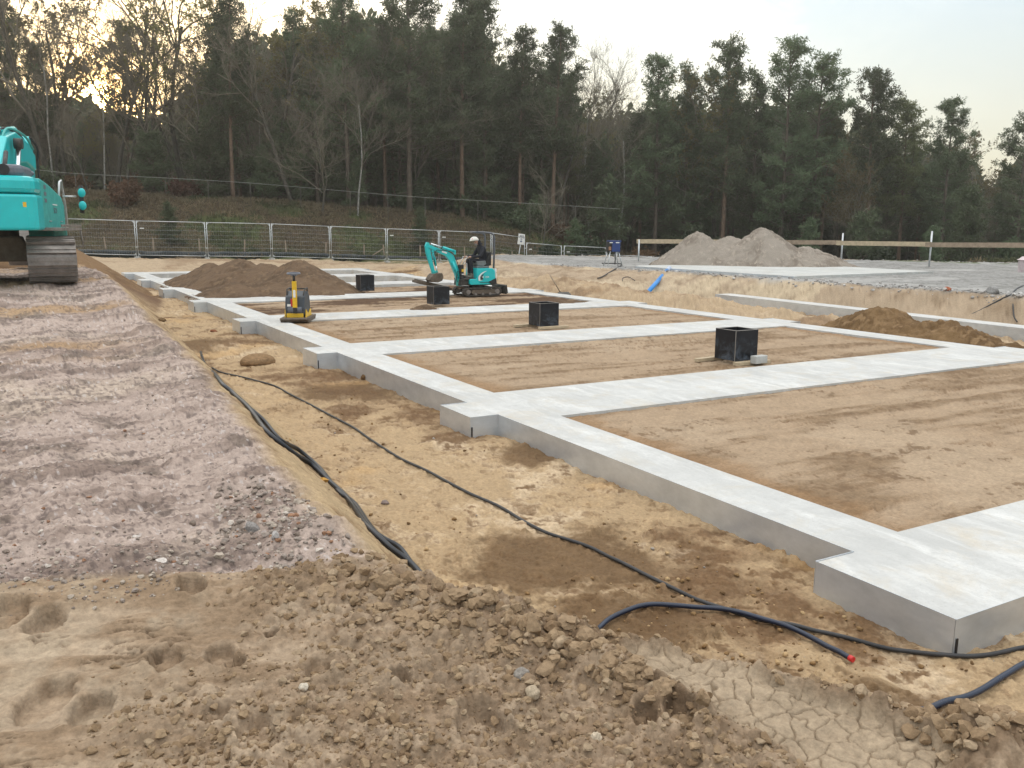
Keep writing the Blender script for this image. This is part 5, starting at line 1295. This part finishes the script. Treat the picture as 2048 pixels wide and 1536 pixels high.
keep('lowpine', 6, mk_pine('young_pine_tree', 6, seed=9, base=.06, wide=1.9, shape='cone', dens=.7))
keep('lowpine', 5, mk_pine('young_pine_tree', 5, seed=10, base=.05, wide=2.1, dens=.6))
def mk_bare(name, Ht, bark, leaf=None, nleaf=0, ll=.10, lw=.04, **k):
    t, lim, tips, rg = bare(Ht=Ht, **k); r = empty(name)
    t.build('trunk', bark, r); lim.build('branches' if leaf else 'crown', M_TWIG, r)
    if leaf:
        c = tips[rg.choice(len(tips), min(nleaf, len(tips)), replace=False)]; leafmesh('crown', c, 7, ll, lw, rg, leaf, r, up=.1)
    return r
keep('bare', 17, mk_bare('bare_tree', 17, M_BARKG, seed=21)); keep('bare', 16, mk_bare('bare_tree', 16, M_BARKG, seed=22, spread=.3, r0=.15)); keep('bare', 14, mk_bare('bare_tree', 14, M_BARKG, seed=23, r0=.12, fork=.2))
keep('birch', 15, mk_bare('birch_tree', 15, M_BIRCH, seed=24, spread=.2, r0=.10, fork=.4))
keep('leafy', 16, mk_bare('leafing_tree', 16, M_BARKG, M_LEAF, 1000, .15, .06, seed=25)); keep('leafy', 14, mk_bare('leafing_tree', 14, M_BARKG, M_LEAF, 900, .15, .06, seed=26, spread=.3, r0=.13))
def mk_bush(name, R_, Hh, m_, n, seed, ln=.16, wd=.06):
    rg = np.random.default_rng(seed); lim = TM(); C_ = []
    for q in range(26):
        a = rg.uniform(0, 6.28); e = rg.uniform(.4, 1.4); L_ = rg.uniform(.6, 1.1); tip = np.array([math.cos(a)*math.cos(e)*R_*1.2, math.sin(a)*math.cos(e)*R_*1.2, math.sin(e)*Hh])*L_
        lim.tube([(0, 0, -.1), tip*.5+rg.normal(size=3)*.12, tip], [.02, .012, .005], 3)
        for g in range(n//26): C_.append(tip*rg.uniform(.35, 1.05)+rg.normal(size=3)*.16)
    r = empty(name); lim.build('stems', M_TWIG, r); C_ = np.array(C_); C_[:, 2] = np.maximum(C_[:, 2], .05); leafmesh('foliage', C_, 6, ln, wd, rg, m_, r, up=.2); return r
keep('bush', 1, mk_bush('bush', 1.1, 1.7, M_BUSH, 900, 31)); keep('bush', 1, mk_bush('bush', 1.5, 2.3, M_NEEDLE, 1000, 32))
keep('bracken', 1, mk_bush('bracken_bush', 1.0, 1.2, M_BRAKE, 700, 33)); keep('leafbush', 1, mk_bush('leafing_bush', 1.2, 2.2, mat('fresh_green_leaves', (.12, .20, .05), .6, var=.2, transl=.4), 600, 34))
used = set()
def place(kind, u, dep, top=None, height=None, label='', cat='tree', group=None, idx=None, rz=None, rg=random.Random(1)):
    lst = PROTO[kind]; Ht, root = lst[idx if idx is not None else rg.randrange(len(lst))]
    q = ond(u, 470, dep); gz = ground_z(q[0], q[1])-.05
    if top is not None:
        tp = ond(u, top, dep)[2]; s_ = (tp-gz)/Ht
    elif height: s_ = height/Ht
    else: s_ = 1
    if root.name in used: r = copy_tree(root)
    else: r = root; used.add(root.name)
    r.location = (q[0], q[1], gz); r.rotation_euler = (0, 0, rz if rz is not None else rg.uniform(0, 6.28)); sx = s_*rg.uniform(.92, 1.08)
    r.scale = (sx, sx, s_)
    tag(r, label, cat, group); return r
TOPU = [-700, -300, 0, 200, 400, 480, 600, 700, 850, 960, 1010, 1060, 1110, 1160, 1220, 1300, 1370, 1440, 1500, 1560, 1620, 1680, 1730, 1790, 1830, 1880, 1930, 1970, 2010, 2060, 2200, 2500]
TOPV = [-120, -100, -80, -60, -10, 25, 10, -30, -5, 18, 75, 88, 85, 150, 165, 138, 150, 112, 165, 108, 140, 195, 168, 230, 225, 215, 255, 300, 252, 235, 200, 180]
def depth_front(u): return float(np.interp(u, [-700, 0, 500, 900, 1100, 1300, 1700, 2100, 2500], [60, 60, 62, 66, 68, 68, 66, 62, 60]))
# trees that stand out, one by one
hero = [('leafy', 140, -30, 66, 1, 'thin leafing tree glowing in the low sun'), ('leafy', 385, -30, 66, 0, 'golden leafing tree between the tall bare tree and the loose dark pine'), ('bare', 425, -10, 68, 1, 'bare tree directly left of the loose dark pine'),
        ('leafy', 65, -50, 66, 0, 'leafing tree behind the excavator boom'), ('pine', 268, 70, 70, 1, 'pine crown just right of the low sun'), ('pine', 95, 110, 67, 3, 'pine crown left of the low sun'),
        ('bare', 300, -20, 63, 0, 'tall bare broadleaved tree with a forked crown right of the low sun'), ('bare', 235, -90, 65, 1, 'slim bare tree standing in front of the sun glow'),
        ('bare', 120, -70, 62, 0, 'bare tree above the big excavator with fine twigs against the sun'), ('pine', 470, 20, 62.5, 3, 'dark pine with a loose layered crown beside the tall bare tree'),
        ('leafy', 560, 15, 66, 0, 'yellowish leafing tree lit from behind the loose dark pine'), ('leafy', 610, 60, 69, 1, 'ochre leafing tree between the loose dark pine and the tall pines'),
        ('pine', 20, -60, 63, 1, 'dark pine at the left edge above the excavator boom'), ('pine', 700, -30, 64, 0, 'tall pine left of the tallest pair above the soil heap'),
        ('pine', 820, -45, 65, 5, 'tallest dark pine above the mini excavator boom'), ('pine', 925, 10, 67, 1, 'narrow pointed pine above the driver'), ('pine', 970, 22, 68, 3, 'pointed pine right behind the driver with a thin top'),
        ('pine', 1040, 85, 68, 1, 'slim pine with a thin top above the white sign'), ('pine', 1105, 86, 68.5, 3, 'open crowned pine with a bare orange stem right of the white sign'),
        ('bare', 1215, 128, 78, 1, 'pale bare tree rising behind the pines right of the sign'), ('birch', 1180, 160, 72, 0, 'thin pale stemmed tree right of the open crowned pine'),
        ('pine', 1310, 136, 68, 0, 'broad pine above the left end of the batter board'), ('pine', 1365, 150, 69, 2, 'dark pine above the left gravel peak'), ('pine', 1445, 110, 67, 1, 'pine with a tufted pale top above the gravel heap'),
        ('pine', 1500, 165, 68, 2, 'shorter pine between the two highest pines over the gravel heap'), ('pine', 1560, 107, 66, 0, 'high round topped pine above the right gravel peak'), ('pine', 1625, 140, 66.5, 5, 'broad pine right of the high round topped one'),
        ('pine', 1735, 166, 66, 3, 'airy topped pine over the middle batter board post'), ('ypine', 1800, 222, 67, 0, 'sunlit olive pine left of the round crowned one at the right'),
        ('pine', 1885, 214, 64, 0, 'round crowned pine over the last batter board post'), ('leafy', 1965, 270, 72, 1, 'yellowish treetop in the gap near the right edge'), ('pine', 2035, 245, 62, 5, 'dark pine at the right edge'),
        ('birch', 215, 120, 61.5, 0, 'pale birch stem in the wood right of the excavator mirror'), ('birch', 716, 150, 61.5, 0, 'pale birch stem in the wood above the plate compactor'), ('leafy', 1705, 330, 60.5, 1, 'low yellowish green leafing tree behind the middle of the batter board'),
        ('bare', 1090, 330, 60.5, 2, 'small leaning bare tree right of the white sign'), ('bare', 645, 170, 60.5, 2, 'dark bare stem at the wood edge above the soil heap')]
for kind, u, top, dep, idx_, lab in hero: place(kind, u, dep, top, label=lab, idx=idx_)
rg = random.Random(7); NT = 0
def region(u): return 'above the big excavator' if u < 180 else 'left of the soil heap' if u < 380 else 'above the soil heap' if u < 760 else 'above the mini excavator' if u < 1010 else 'right of the white sign' if u < 1270 else 'above the gravel heaps' if u < 1700 else 'at the right end'
rowlab = {'pine': 'dark green pine tree in the dense wood', 'ypine': 'olive green pine tree in the dense wood', 'bare': 'leafless grey stemmed tree in the dense wood', 'leafy': 'tree with fresh ochre leaves in the dense wood', 'birch': 'pale stemmed birch tree in the dense wood'}
for row in range(6):
    u = -420+rg.uniform(0, 30)
    while u < 2330:
        dep = depth_front(u)+2+row*3.6+rg.uniform(-1.4, 1.4); tb = float(np.interp(u, TOPU, TOPV)); sink = rg.uniform(35, 150) if row < 4 else rg.uniform(50, 120)
        if u > 600 and row > 0: sink += 30
        if u < 440: sink = rg.uniform(40, 190) if (row < 2 and abs(u-205) > 45) else rg.uniform(275, 350)
        elif u < 560: sink = rg.uniform(30, 140)
        left = u < 720; pk = rg.random()*(.56 if u < 400 and row < 3 else 1)
        kind = 'bare' if pk < (.44 if left else .12) else 'leafy' if pk < (.54 if left else .20) else 'birch' if pk < (.58 if left else .24) else 'ypine' if pk < (.62 if left else .30) else 'pine'
        place(kind, u, dep, tb+sink, label=rowlab[kind]+' '+region(u), group='trees of the dense wood', rg=rg); NT += 1
        u += rg.uniform(46, 84)*(1 if row < 3 else .9)
# undergrowth
for i in range(34):
    u = -300+2650*i/33+rg.uniform(-30, 30); dep = float(np.interp(u, UT, FD))+rg.uniform(7.5, 13); 
    k = rg.random(); kind = 'lowpine' if (k < .45 and u > 350) or k < .2 else 'bush' if k < .8 else 'bracken'
    if u < 1000: dep = depth_front(u)+rg.uniform(-.5, 3.0)
    h = rg.uniform(2.5, 6) if kind == 'lowpine' else rg.uniform(.8, 1.5)
    place(kind, u, dep, None, h, label={'lowpine': 'young dark green pine at the wood edge '+region(u), 'bush': 'dark green bush at the wood edge '+region(u), 'bracken': 'rusty brown bracken clump at the wood edge '+region(u)}[kind], cat='shrub' if kind != 'lowpine' else 'young tree', group='undergrowth along the wood edge', rg=rg)
for kind, u, dep, h, lab in [('lowpine', 338, 50.6, 2.5, 'small dark young pine just behind the second mesh fence panel'), ('bracken', 252, 57, 1.2, 'round rusty brown bracken clump above the first fence joint'), ('bracken', 375, 61, 1.0, 'brown bracken clump high on the grassy bank'),
                             ('lowpine', 1150, 60, 3.2, 'young pine behind the fence right of the sign'), ('bush', 1190, 59, 1.3, 'dark bush behind the low fence panels'), ('lowpine', 840, 57, 2.6, 'spreading young pine on the bank above the mini excavator boom'),
                             ('leafbush', 1908, 56, .85, 'bright fresh green bush under the right part of the batter board'), ('bush', 1960, 54, .9, 'dark green bush right of the bright green one'), ('bush', 1100, 59, .9, 'low green bush directly behind the corner fence panel'),
                             ('bracken', 1165, 63, 1.2, 'rusty leafed clump in the wood above the low fence panels')]:
    place(kind, u, dep, None, h, label=lab, cat='shrub' if kind != 'lowpine' else 'young tree', idx=0, rg=rg)
for kd in PROTO.values():
    for _, r in kd:
        if r.name not in used:
            for ch in list(r.children): bpy.data.objects.remove(ch)
            bpy.data.objects.remove(r)
# far mass of the wood behind the trees one can tell apart
rgn = np.random.default_rng(77); Cs = []; 
for i in range(26000):
    u = rgn.uniform(-600, 2600); dep = depth_front(u)+rgn.uniform(24, 38); tb = np.interp(u, TOPU, TOPV)+rgn.uniform(70, 120)
    if u < 470: tb += 190*(1-max(0, u-340)/130)
    q = ond(u, 470, dep); gz = -1.6 if u > 1250 else float(np.interp(u, UC, ZC)); tz = ond(u, tb, dep)[2]
    Cs.append((q[0], q[1], gz-.3+(tz-gz)*(rgn.random()**.8 if i % 3 else rgn.random()*.35)))
fw_ = leafmesh('far_wood', Cs, 7, .95, .30, rgn, M_NEEDLE, None, up=.1); tag(fw_, kind='stuff')
# grass and litter on the bank
Cs = []
for i in range(26000):
    u = rgn.uniform(-150, 2150); f_ = rgn.random()**1.3*16+.9; dep = float(np.interp(u, UT, FD))+f_; q = ond(u, 470, dep); Cs.append((q[0], q[1]))
Cs = np.array(Cs); gn = fbm(Cs[:, 0], Cs[:, 1], .22, 4, 208); Zc_ = terrain(Cs[:, 0], Cs[:, 1])
M_GRASS = mat('bank_grass', (.075, .082, .036), .8, noise=(.35, .5), transl=.3); M_DRY = mat('dry_grass', (.19, .15, .09), .9, noise=(.4, .4), transl=.3)
sel = gn > .12
for nm, ms, mm in (('grass', sel, M_GRASS), ('dry_grass', ~sel, M_DRY)):
    cc = np.stack([Cs[ms][:, 0], Cs[ms][:, 1], Zc_[ms]+.02], 1); o = leafmesh(nm, cc, 5, .24, .022, rgn, mm, None, up=1.2); tag(o, kind='stuff')
# tall chain link fence on top of the bank
cf = empty('crest_fence', tuple(ond(150, 395, 61)), label='old wire fence with a pale top rail along the crest of the wooded bank', cat='wire fence')
oc = Vector(cf.location); RL = [(60, 338), (150, 347), (330, 356), (500, 366), (700, 383), (850, 395), (1060, 407), (1240, 418)]
rail = [ond(u, v, 57.5+i*.7) for i, (u, v) in enumerate(RL)]
MB().tube([Vector(p)-oc for p in smooth_path(rail, 3)], .014, 6).build('top_rail', mat('weathered_rail', (.30, .30, .27), .6), cf)
for i in range(len(rail)-1):
    for k in (0, .5):
        p = rail[i]+(rail[i+1]-rail[i])*k; g_ = ground_z(p[0], p[1]); MB().cyl(Vector(p)-oc, Vector((p[0], p[1], g_-.3))-oc, .022, 6).build('post', mat('rusty_post', (.10, .09, .075), .8) if i+k == 0 else bpy.data.materials['rusty_post'], cf)
print('trees', NT)

# ================================================================ stones and clods
def icosph(sub):
    bm = bmesh.new(); bmesh.ops.create_icosphere(bm, subdivisions=sub, radius=1); V = np.array([v.co[:] for v in bm.verts]); Fq = np.array([[v.index for v in f.verts] for f in bm.faces]); bm.free(); return V, Fq
def scatter(name, P, S_, m_col, sub=1, rough=.28, flat=.7, seed=1, sinkf=.25, ang_=False, label=None, cat=None):
    """many small stones in one mesh; P (N,2) places, S_ radii"""
    rg_ = np.random.default_rng(seed); V0, F0 = icosph(sub); n = len(P); vars_ = []
    for k in range(10):
        d = 1+rough*rg_.normal(size=(len(V0), 1)) if sub < 2 else 1+rough*(np.sin(V0@rg_.normal(size=(3, 1))*3+k)+.6*np.sin(V0@rg_.normal(size=(3, 1))*6))*.6+.05*rg_.normal(size=(len(V0), 1))
        v = V0*d
        if ang_:
            for _ in range(5):
                nrm_ = rg_.normal(size=3); nrm_ /= np.linalg.norm(nrm_); lim_ = rg_.uniform(.45, .75); e = v@nrm_; v = v-np.maximum(e-lim_, 0)[:, None]*nrm_
        vars_.append(v)
    outV = np.empty((n, len(V0), 3)); kk = rg_.integers(0, 10, n)
    for i in range(n):
        a = rg_.uniform(0, 6.28); ca, sa = math.cos(a), math.sin(a); v = vars_[kk[i]]*S_[i]*np.array([rg_.uniform(.8, 1.3), rg_.uniform(.7, 1.1), flat*rg_.uniform(.8, 1.2)])
        g = gsample(P[i][0], P[i][1])
        outV[i] = np.stack([v[:, 0]*ca-v[:, 1]*sa+P[i][0], v[:, 0]*sa+v[:, 1]*ca+P[i][1], v[:, 2]+g+S_[i]*flat*(1-2*sinkf)], 1)
    Fo = (F0[None]+(np.arange(n)*len(V0))[:, None, None]).reshape(-1, 3)
    cols = np.repeat(m_col, len(V0), 0)
    return mesh_np(name, outV.reshape(-1, 3), Fo, M_EARTH, None, smooth=False if ang_ else True, attr={'Col': cols})
rgs = np.random.default_rng(12)
def cand(n, urng, vrng, z): 
    u = rgs.uniform(*urng, n); v = rgs.uniform(*vrng, n); return np.array([onz(a, b, z)[:2] for a, b in zip(u, v)])
# clods on the ridge
P = cand(12000, (-20, 2060), (1130, 1560), .33); ss = poly_sd(P[:, 0], P[:, 1], CREST, closed=False)
nn_ = fbm(P[:, 0], P[:, 1], 1.6, 5, 2); n1_ = fbm(P[:, 0], P[:, 1], .35, 5, 1)
cz_ = np.clip(np.maximum(sst(.0, .22, .62+.25*nn_-ss*.62+.3*sst(-.2, -1.6, P[:, 1])), sst(.2, 1.0, -P[:, 1]+.35+.3*n1_)*sst(-4.62, -4.2, P[:, 0]+.15*nn_)*sst(-.35, .15, n1_+.5*nn_+.1)), 0, 1)
plm = plate_d(P[:, 0], P[:, 1])-.13*nn_
ok = (ss > -.12) & (rgs.random(len(P)) < cz_*.9) & (P[:, 1] < .72) & (plm > -.02+.05*rgs.random(len(P)))
P = P[ok]; S_ = .0035+.017*rgs.random(len(P))**4; S_ *= 1+.9*np.exp(-((ss[ok]-.2)/.2)**2)
cc = np.stack([C(152, 128, 101), C(162, 138, 110), C(142, 118, 92), C(172, 150, 124)])[rgs.integers(0, 4, len(P))]*.86
bigc = S_ > .0085
o = scatter('clods', P[~bigc], S_[~bigc], cc[~bigc], 1, .16, .8, 3, .35)
tag(o, kind='stuff'); o = scatter('clods', P[bigc], S_[bigc]*1.1, cc[bigc], 2, .30, .75, 31, .40, True)
tag(o, kind='stuff'); P2 = cand(900, (520, 2000), (1120, 1520), .33); s2_ = poly_sd(P2[:, 0], P2[:, 1], CREST, closed=False); P2 = P2[(s2_ > .02) & (s2_ < .42) & (P2[:, 1] < .5) & (plate_d(P2[:, 0], P2[:, 1]) > .1)][:170]
o = scatter('soil_chunks', P2, .022+.034*rgs.random(len(P2))**2, np.repeat(C(158, 134, 107)[None]*.86, len(P2), 0), 3, .30, .8, 32, .45, True); tag(o, kind='stuff'); print('clods', len(P))
# rubble stones on the bank
P = np.vstack([cand(1500, (430, 690), (960, 1120), .47), cand(1500, (-20, 740), (640, 1190), .6), cand(400, (0, 420), (1100, 1200), .42)]); ss = poly_sd(P[:, 0], P[:, 1], CREST, closed=False)
g0_ = np.hypot((P[:, 0]+3.42)/.42, (P[:, 1]-1.3)/.75); ok = (ss > .05) & (P[:, 1] > .62) & ((np.arange(len(P)) >= 1500) | (g0_+.35*fbm(P[:, 0], P[:, 1], 4, 3, 5) < rgs.random(len(P))+.15)); P = P[ok]; S_ = .004+.015*rgs.random(len(P))**4
dc = np.hypot(P[:, 0]+3.45, (P[:, 1]-1.35)*.6); S_ *= np.where(dc < .45, 1.35, .9)
cc = np.stack([C(150, 142, 138), C(176, 168, 160), C(132, 122, 116), C(205, 200, 196), C(150, 118, 98)])[rgs.choice(5, len(P), p=[.4, .22, .25, .05, .08])]*.92*np.array([1.03, .96, .88])
o = scatter('gravel', P, S_, cc, 2, .12, .7, 4, .3, True); tag(o, kind='stuff')
# coarse gravel along the edge of the yard
P = cand(16000, (1080, 2060), (512, 622), .5); s2 = poly_sd(P[:, 0], P[:, 1], PLAT); ok = (s2 > -.22) & (s2 < .25+1.2*rgs.random(len(P))**2); P = P[ok]; S_ = .018+.06*rgs.random(len(P))**3
cc = np.stack([C(160, 155, 151), C(176, 171, 167), C(136, 131, 128), C(200, 196, 192)])[rgs.choice(4, len(P), p=[.4, .3, .2, .1])]*1.0
o = scatter('yard_gravel', P, S_, cc, 1, .12, .75, 5, .3, True); tag(o, kind='stuff')
# crumbs on the excavation floor
P = cand(3800, (380, 2060), (640, 1500), -.22); ss = poly_sd(P[:, 0], P[:, 1], CREST, closed=False); ok = (ss < -.45) & ~((P[:, 0] > -.42) & (P[:, 1] > -.85)); P = P[ok]
k_ = fbm(P[:, 0], P[:, 1], .55, 5, 201, .6)+.4*rgs.random(len(P)); P = P[k_ > .1]; S_ = .004+.016*rgs.random(len(P))**3
cc = np.stack([C(150, 120, 84), C(120, 94, 66), C(190, 160, 120), C(170, 160, 150)])[rgs.choice(4, len(P), p=[.4, .35, .2, .05])]*.86
o = scatter('sand_crumbs', P, S_, cc, 1, .2, .8, 6); tag(o, kind='stuff')
# stones one can tell apart
def stone(u, v, z, r, sc, col, lab, cat='stone', seed=1, angular=False):
    c = onz(u, v, z); rg_ = np.random.default_rng(seed); V0, F0 = icosph(4)
    d = 1+.10*np.sin(V0@rg_.normal(size=3)*2.3)+.06*np.sin(V0@rg_.normal(size=3)*5); v_ = V0*d[:, None]
    if angular:
        for _ in range(8):
            n_ = rg_.normal(size=3); n_ /= np.linalg.norm(n_); e = v_@n_; v_ = v_-np.maximum(e-rg_.uniform(.5, .75), 0)[:, None]*n_
    v_ = v_*np.array(sc)*r; g = gsample(c[0], c[1])
    v_[:, 2] += r*sc[2]*(.15 if u == 514 else .5)
    o = mesh_np('stone', v_, F0, M_EARTH, None, attr={'Col': np.ones((len(V0), 3))*col*.86*(1+.12*rg_.normal(size=(len(V0), 1)))}); o.location = (c[0], c[1], g); o.rotation_euler = (0, 0, rg_.uniform(0, 6)); return tag(o, lab, cat)
stone(514, 731, -.28, .27, (1.12, .85, .52), C(146, 118, 88), 'low rounded brown boulder half sunk in the sand left of the foundation', 'boulder', 5)
stone(1043, 1382, .30, .034, (1, .85, .8), C(150, 142, 134), 'rounded grey pebble among the clods', 'pebble', 6)
stone(1066, 1412, .30, .033, (1.1, .8, .7), C(184, 166, 142), 'pale oval pebble just below the grey one', 'pebble', 7)
stone(608, 1381, .34, .018, (1, .9, .8), C(214, 202, 184), 'small whitish pebble on the damp sand', 'pebble', 8)
stone(1190, 1500, .27, .022, (1, .9, .8), C(196, 180, 158), 'small pale pebble near the dried sand plates', 'pebble', 18)
stone(503, 1045, .47, .045, (1.1, .9, .8), C(150, 144, 140), 'largest grey stone in the rubble patch on the bank', 'stone', 9, True)
stone(551, 1070, .47, .03, (1.1, .9, .8), C(178, 172, 168), 'pale angular stone right of the largest grey one', 'stone', 10, True)
stone(322, 1123, .44, .030, (1.3, .8, .5), C(214, 204, 196), 'flat white stone on the bank near the damp sand', 'stone', 11, True)
stone(272, 1058, .47, .018, (1.2, .8, .5), C(214, 204, 196), 'small white stone chip on the bank', 'stone', 12, True)
stone(646, 990, -.1, .045, (1.3, .8, .6), C(196, 150, 80), 'ochre yellow stone at the foot of the bank by the pipes', 'stone', 13, True)
stone(770, 1004, -.2, .03, (1.2, .9, .7), C(140, 124, 118), 'grey stone right of the pipes', 'stone', 14)
stone(324, 643, -.26, .10, (1.2, .9, .6), C(112, 88, 62), 'brown clod on the sand between bank and foundation', 'clod', 15)
stone(427, 663, -.26, .07, (1.6, .7, .5), C(150, 96, 70), 'reddish brick piece on the sand near the fourth stub', 'brick piece', 16, True)
stone(740, 757, -.26, .13, (1.3, .9, .6), C(112, 86, 58), 'dark clod lying against the foundation side', 'clod', 17)
stone(1895, 586, .45, .14, (1.3, .7, .5), C(176, 106, 78), 'reddish brown stone at the rim of the gravel yard', 'stone', 19, True)
stone(1985, 590, .45, .25, (1.3, .8, .5), C(150, 148, 146), 'big grey boulder at the rim of the gravel yard beside the cable', 'boulder', 20, True)
print('all done')

# ================================================================ haze: one closed box of thin, even air
b = MB(); b.box((CAM[0]+FWH[0]*60, CAM[1]+FWH[1]*60, 14), (420, 420, 48), Matrix.Rotation(-YAW, 3, 'Z'))
hz = b.build('haze', M_CONC); tag(hz, kind='stuff')
mh = bpy.data.materials.new('haze_air'); mh.use_nodes = True; t = mh.node_tree; t.nodes.clear()
vo = t.nodes.new('ShaderNodeVolumePrincipled'); vo.inputs['Color'].default_value = (.95, .90, .80, 1); vo.inputs['Density'].default_value = .0010; vo.inputs['Anisotropy'].default_value = .55
ou = t.nodes.new('ShaderNodeOutputMaterial'); t.links.new(vo.outputs[0], ou.inputs['Volume'])
hz.data.materials.clear(); hz.data.materials.append(mh)
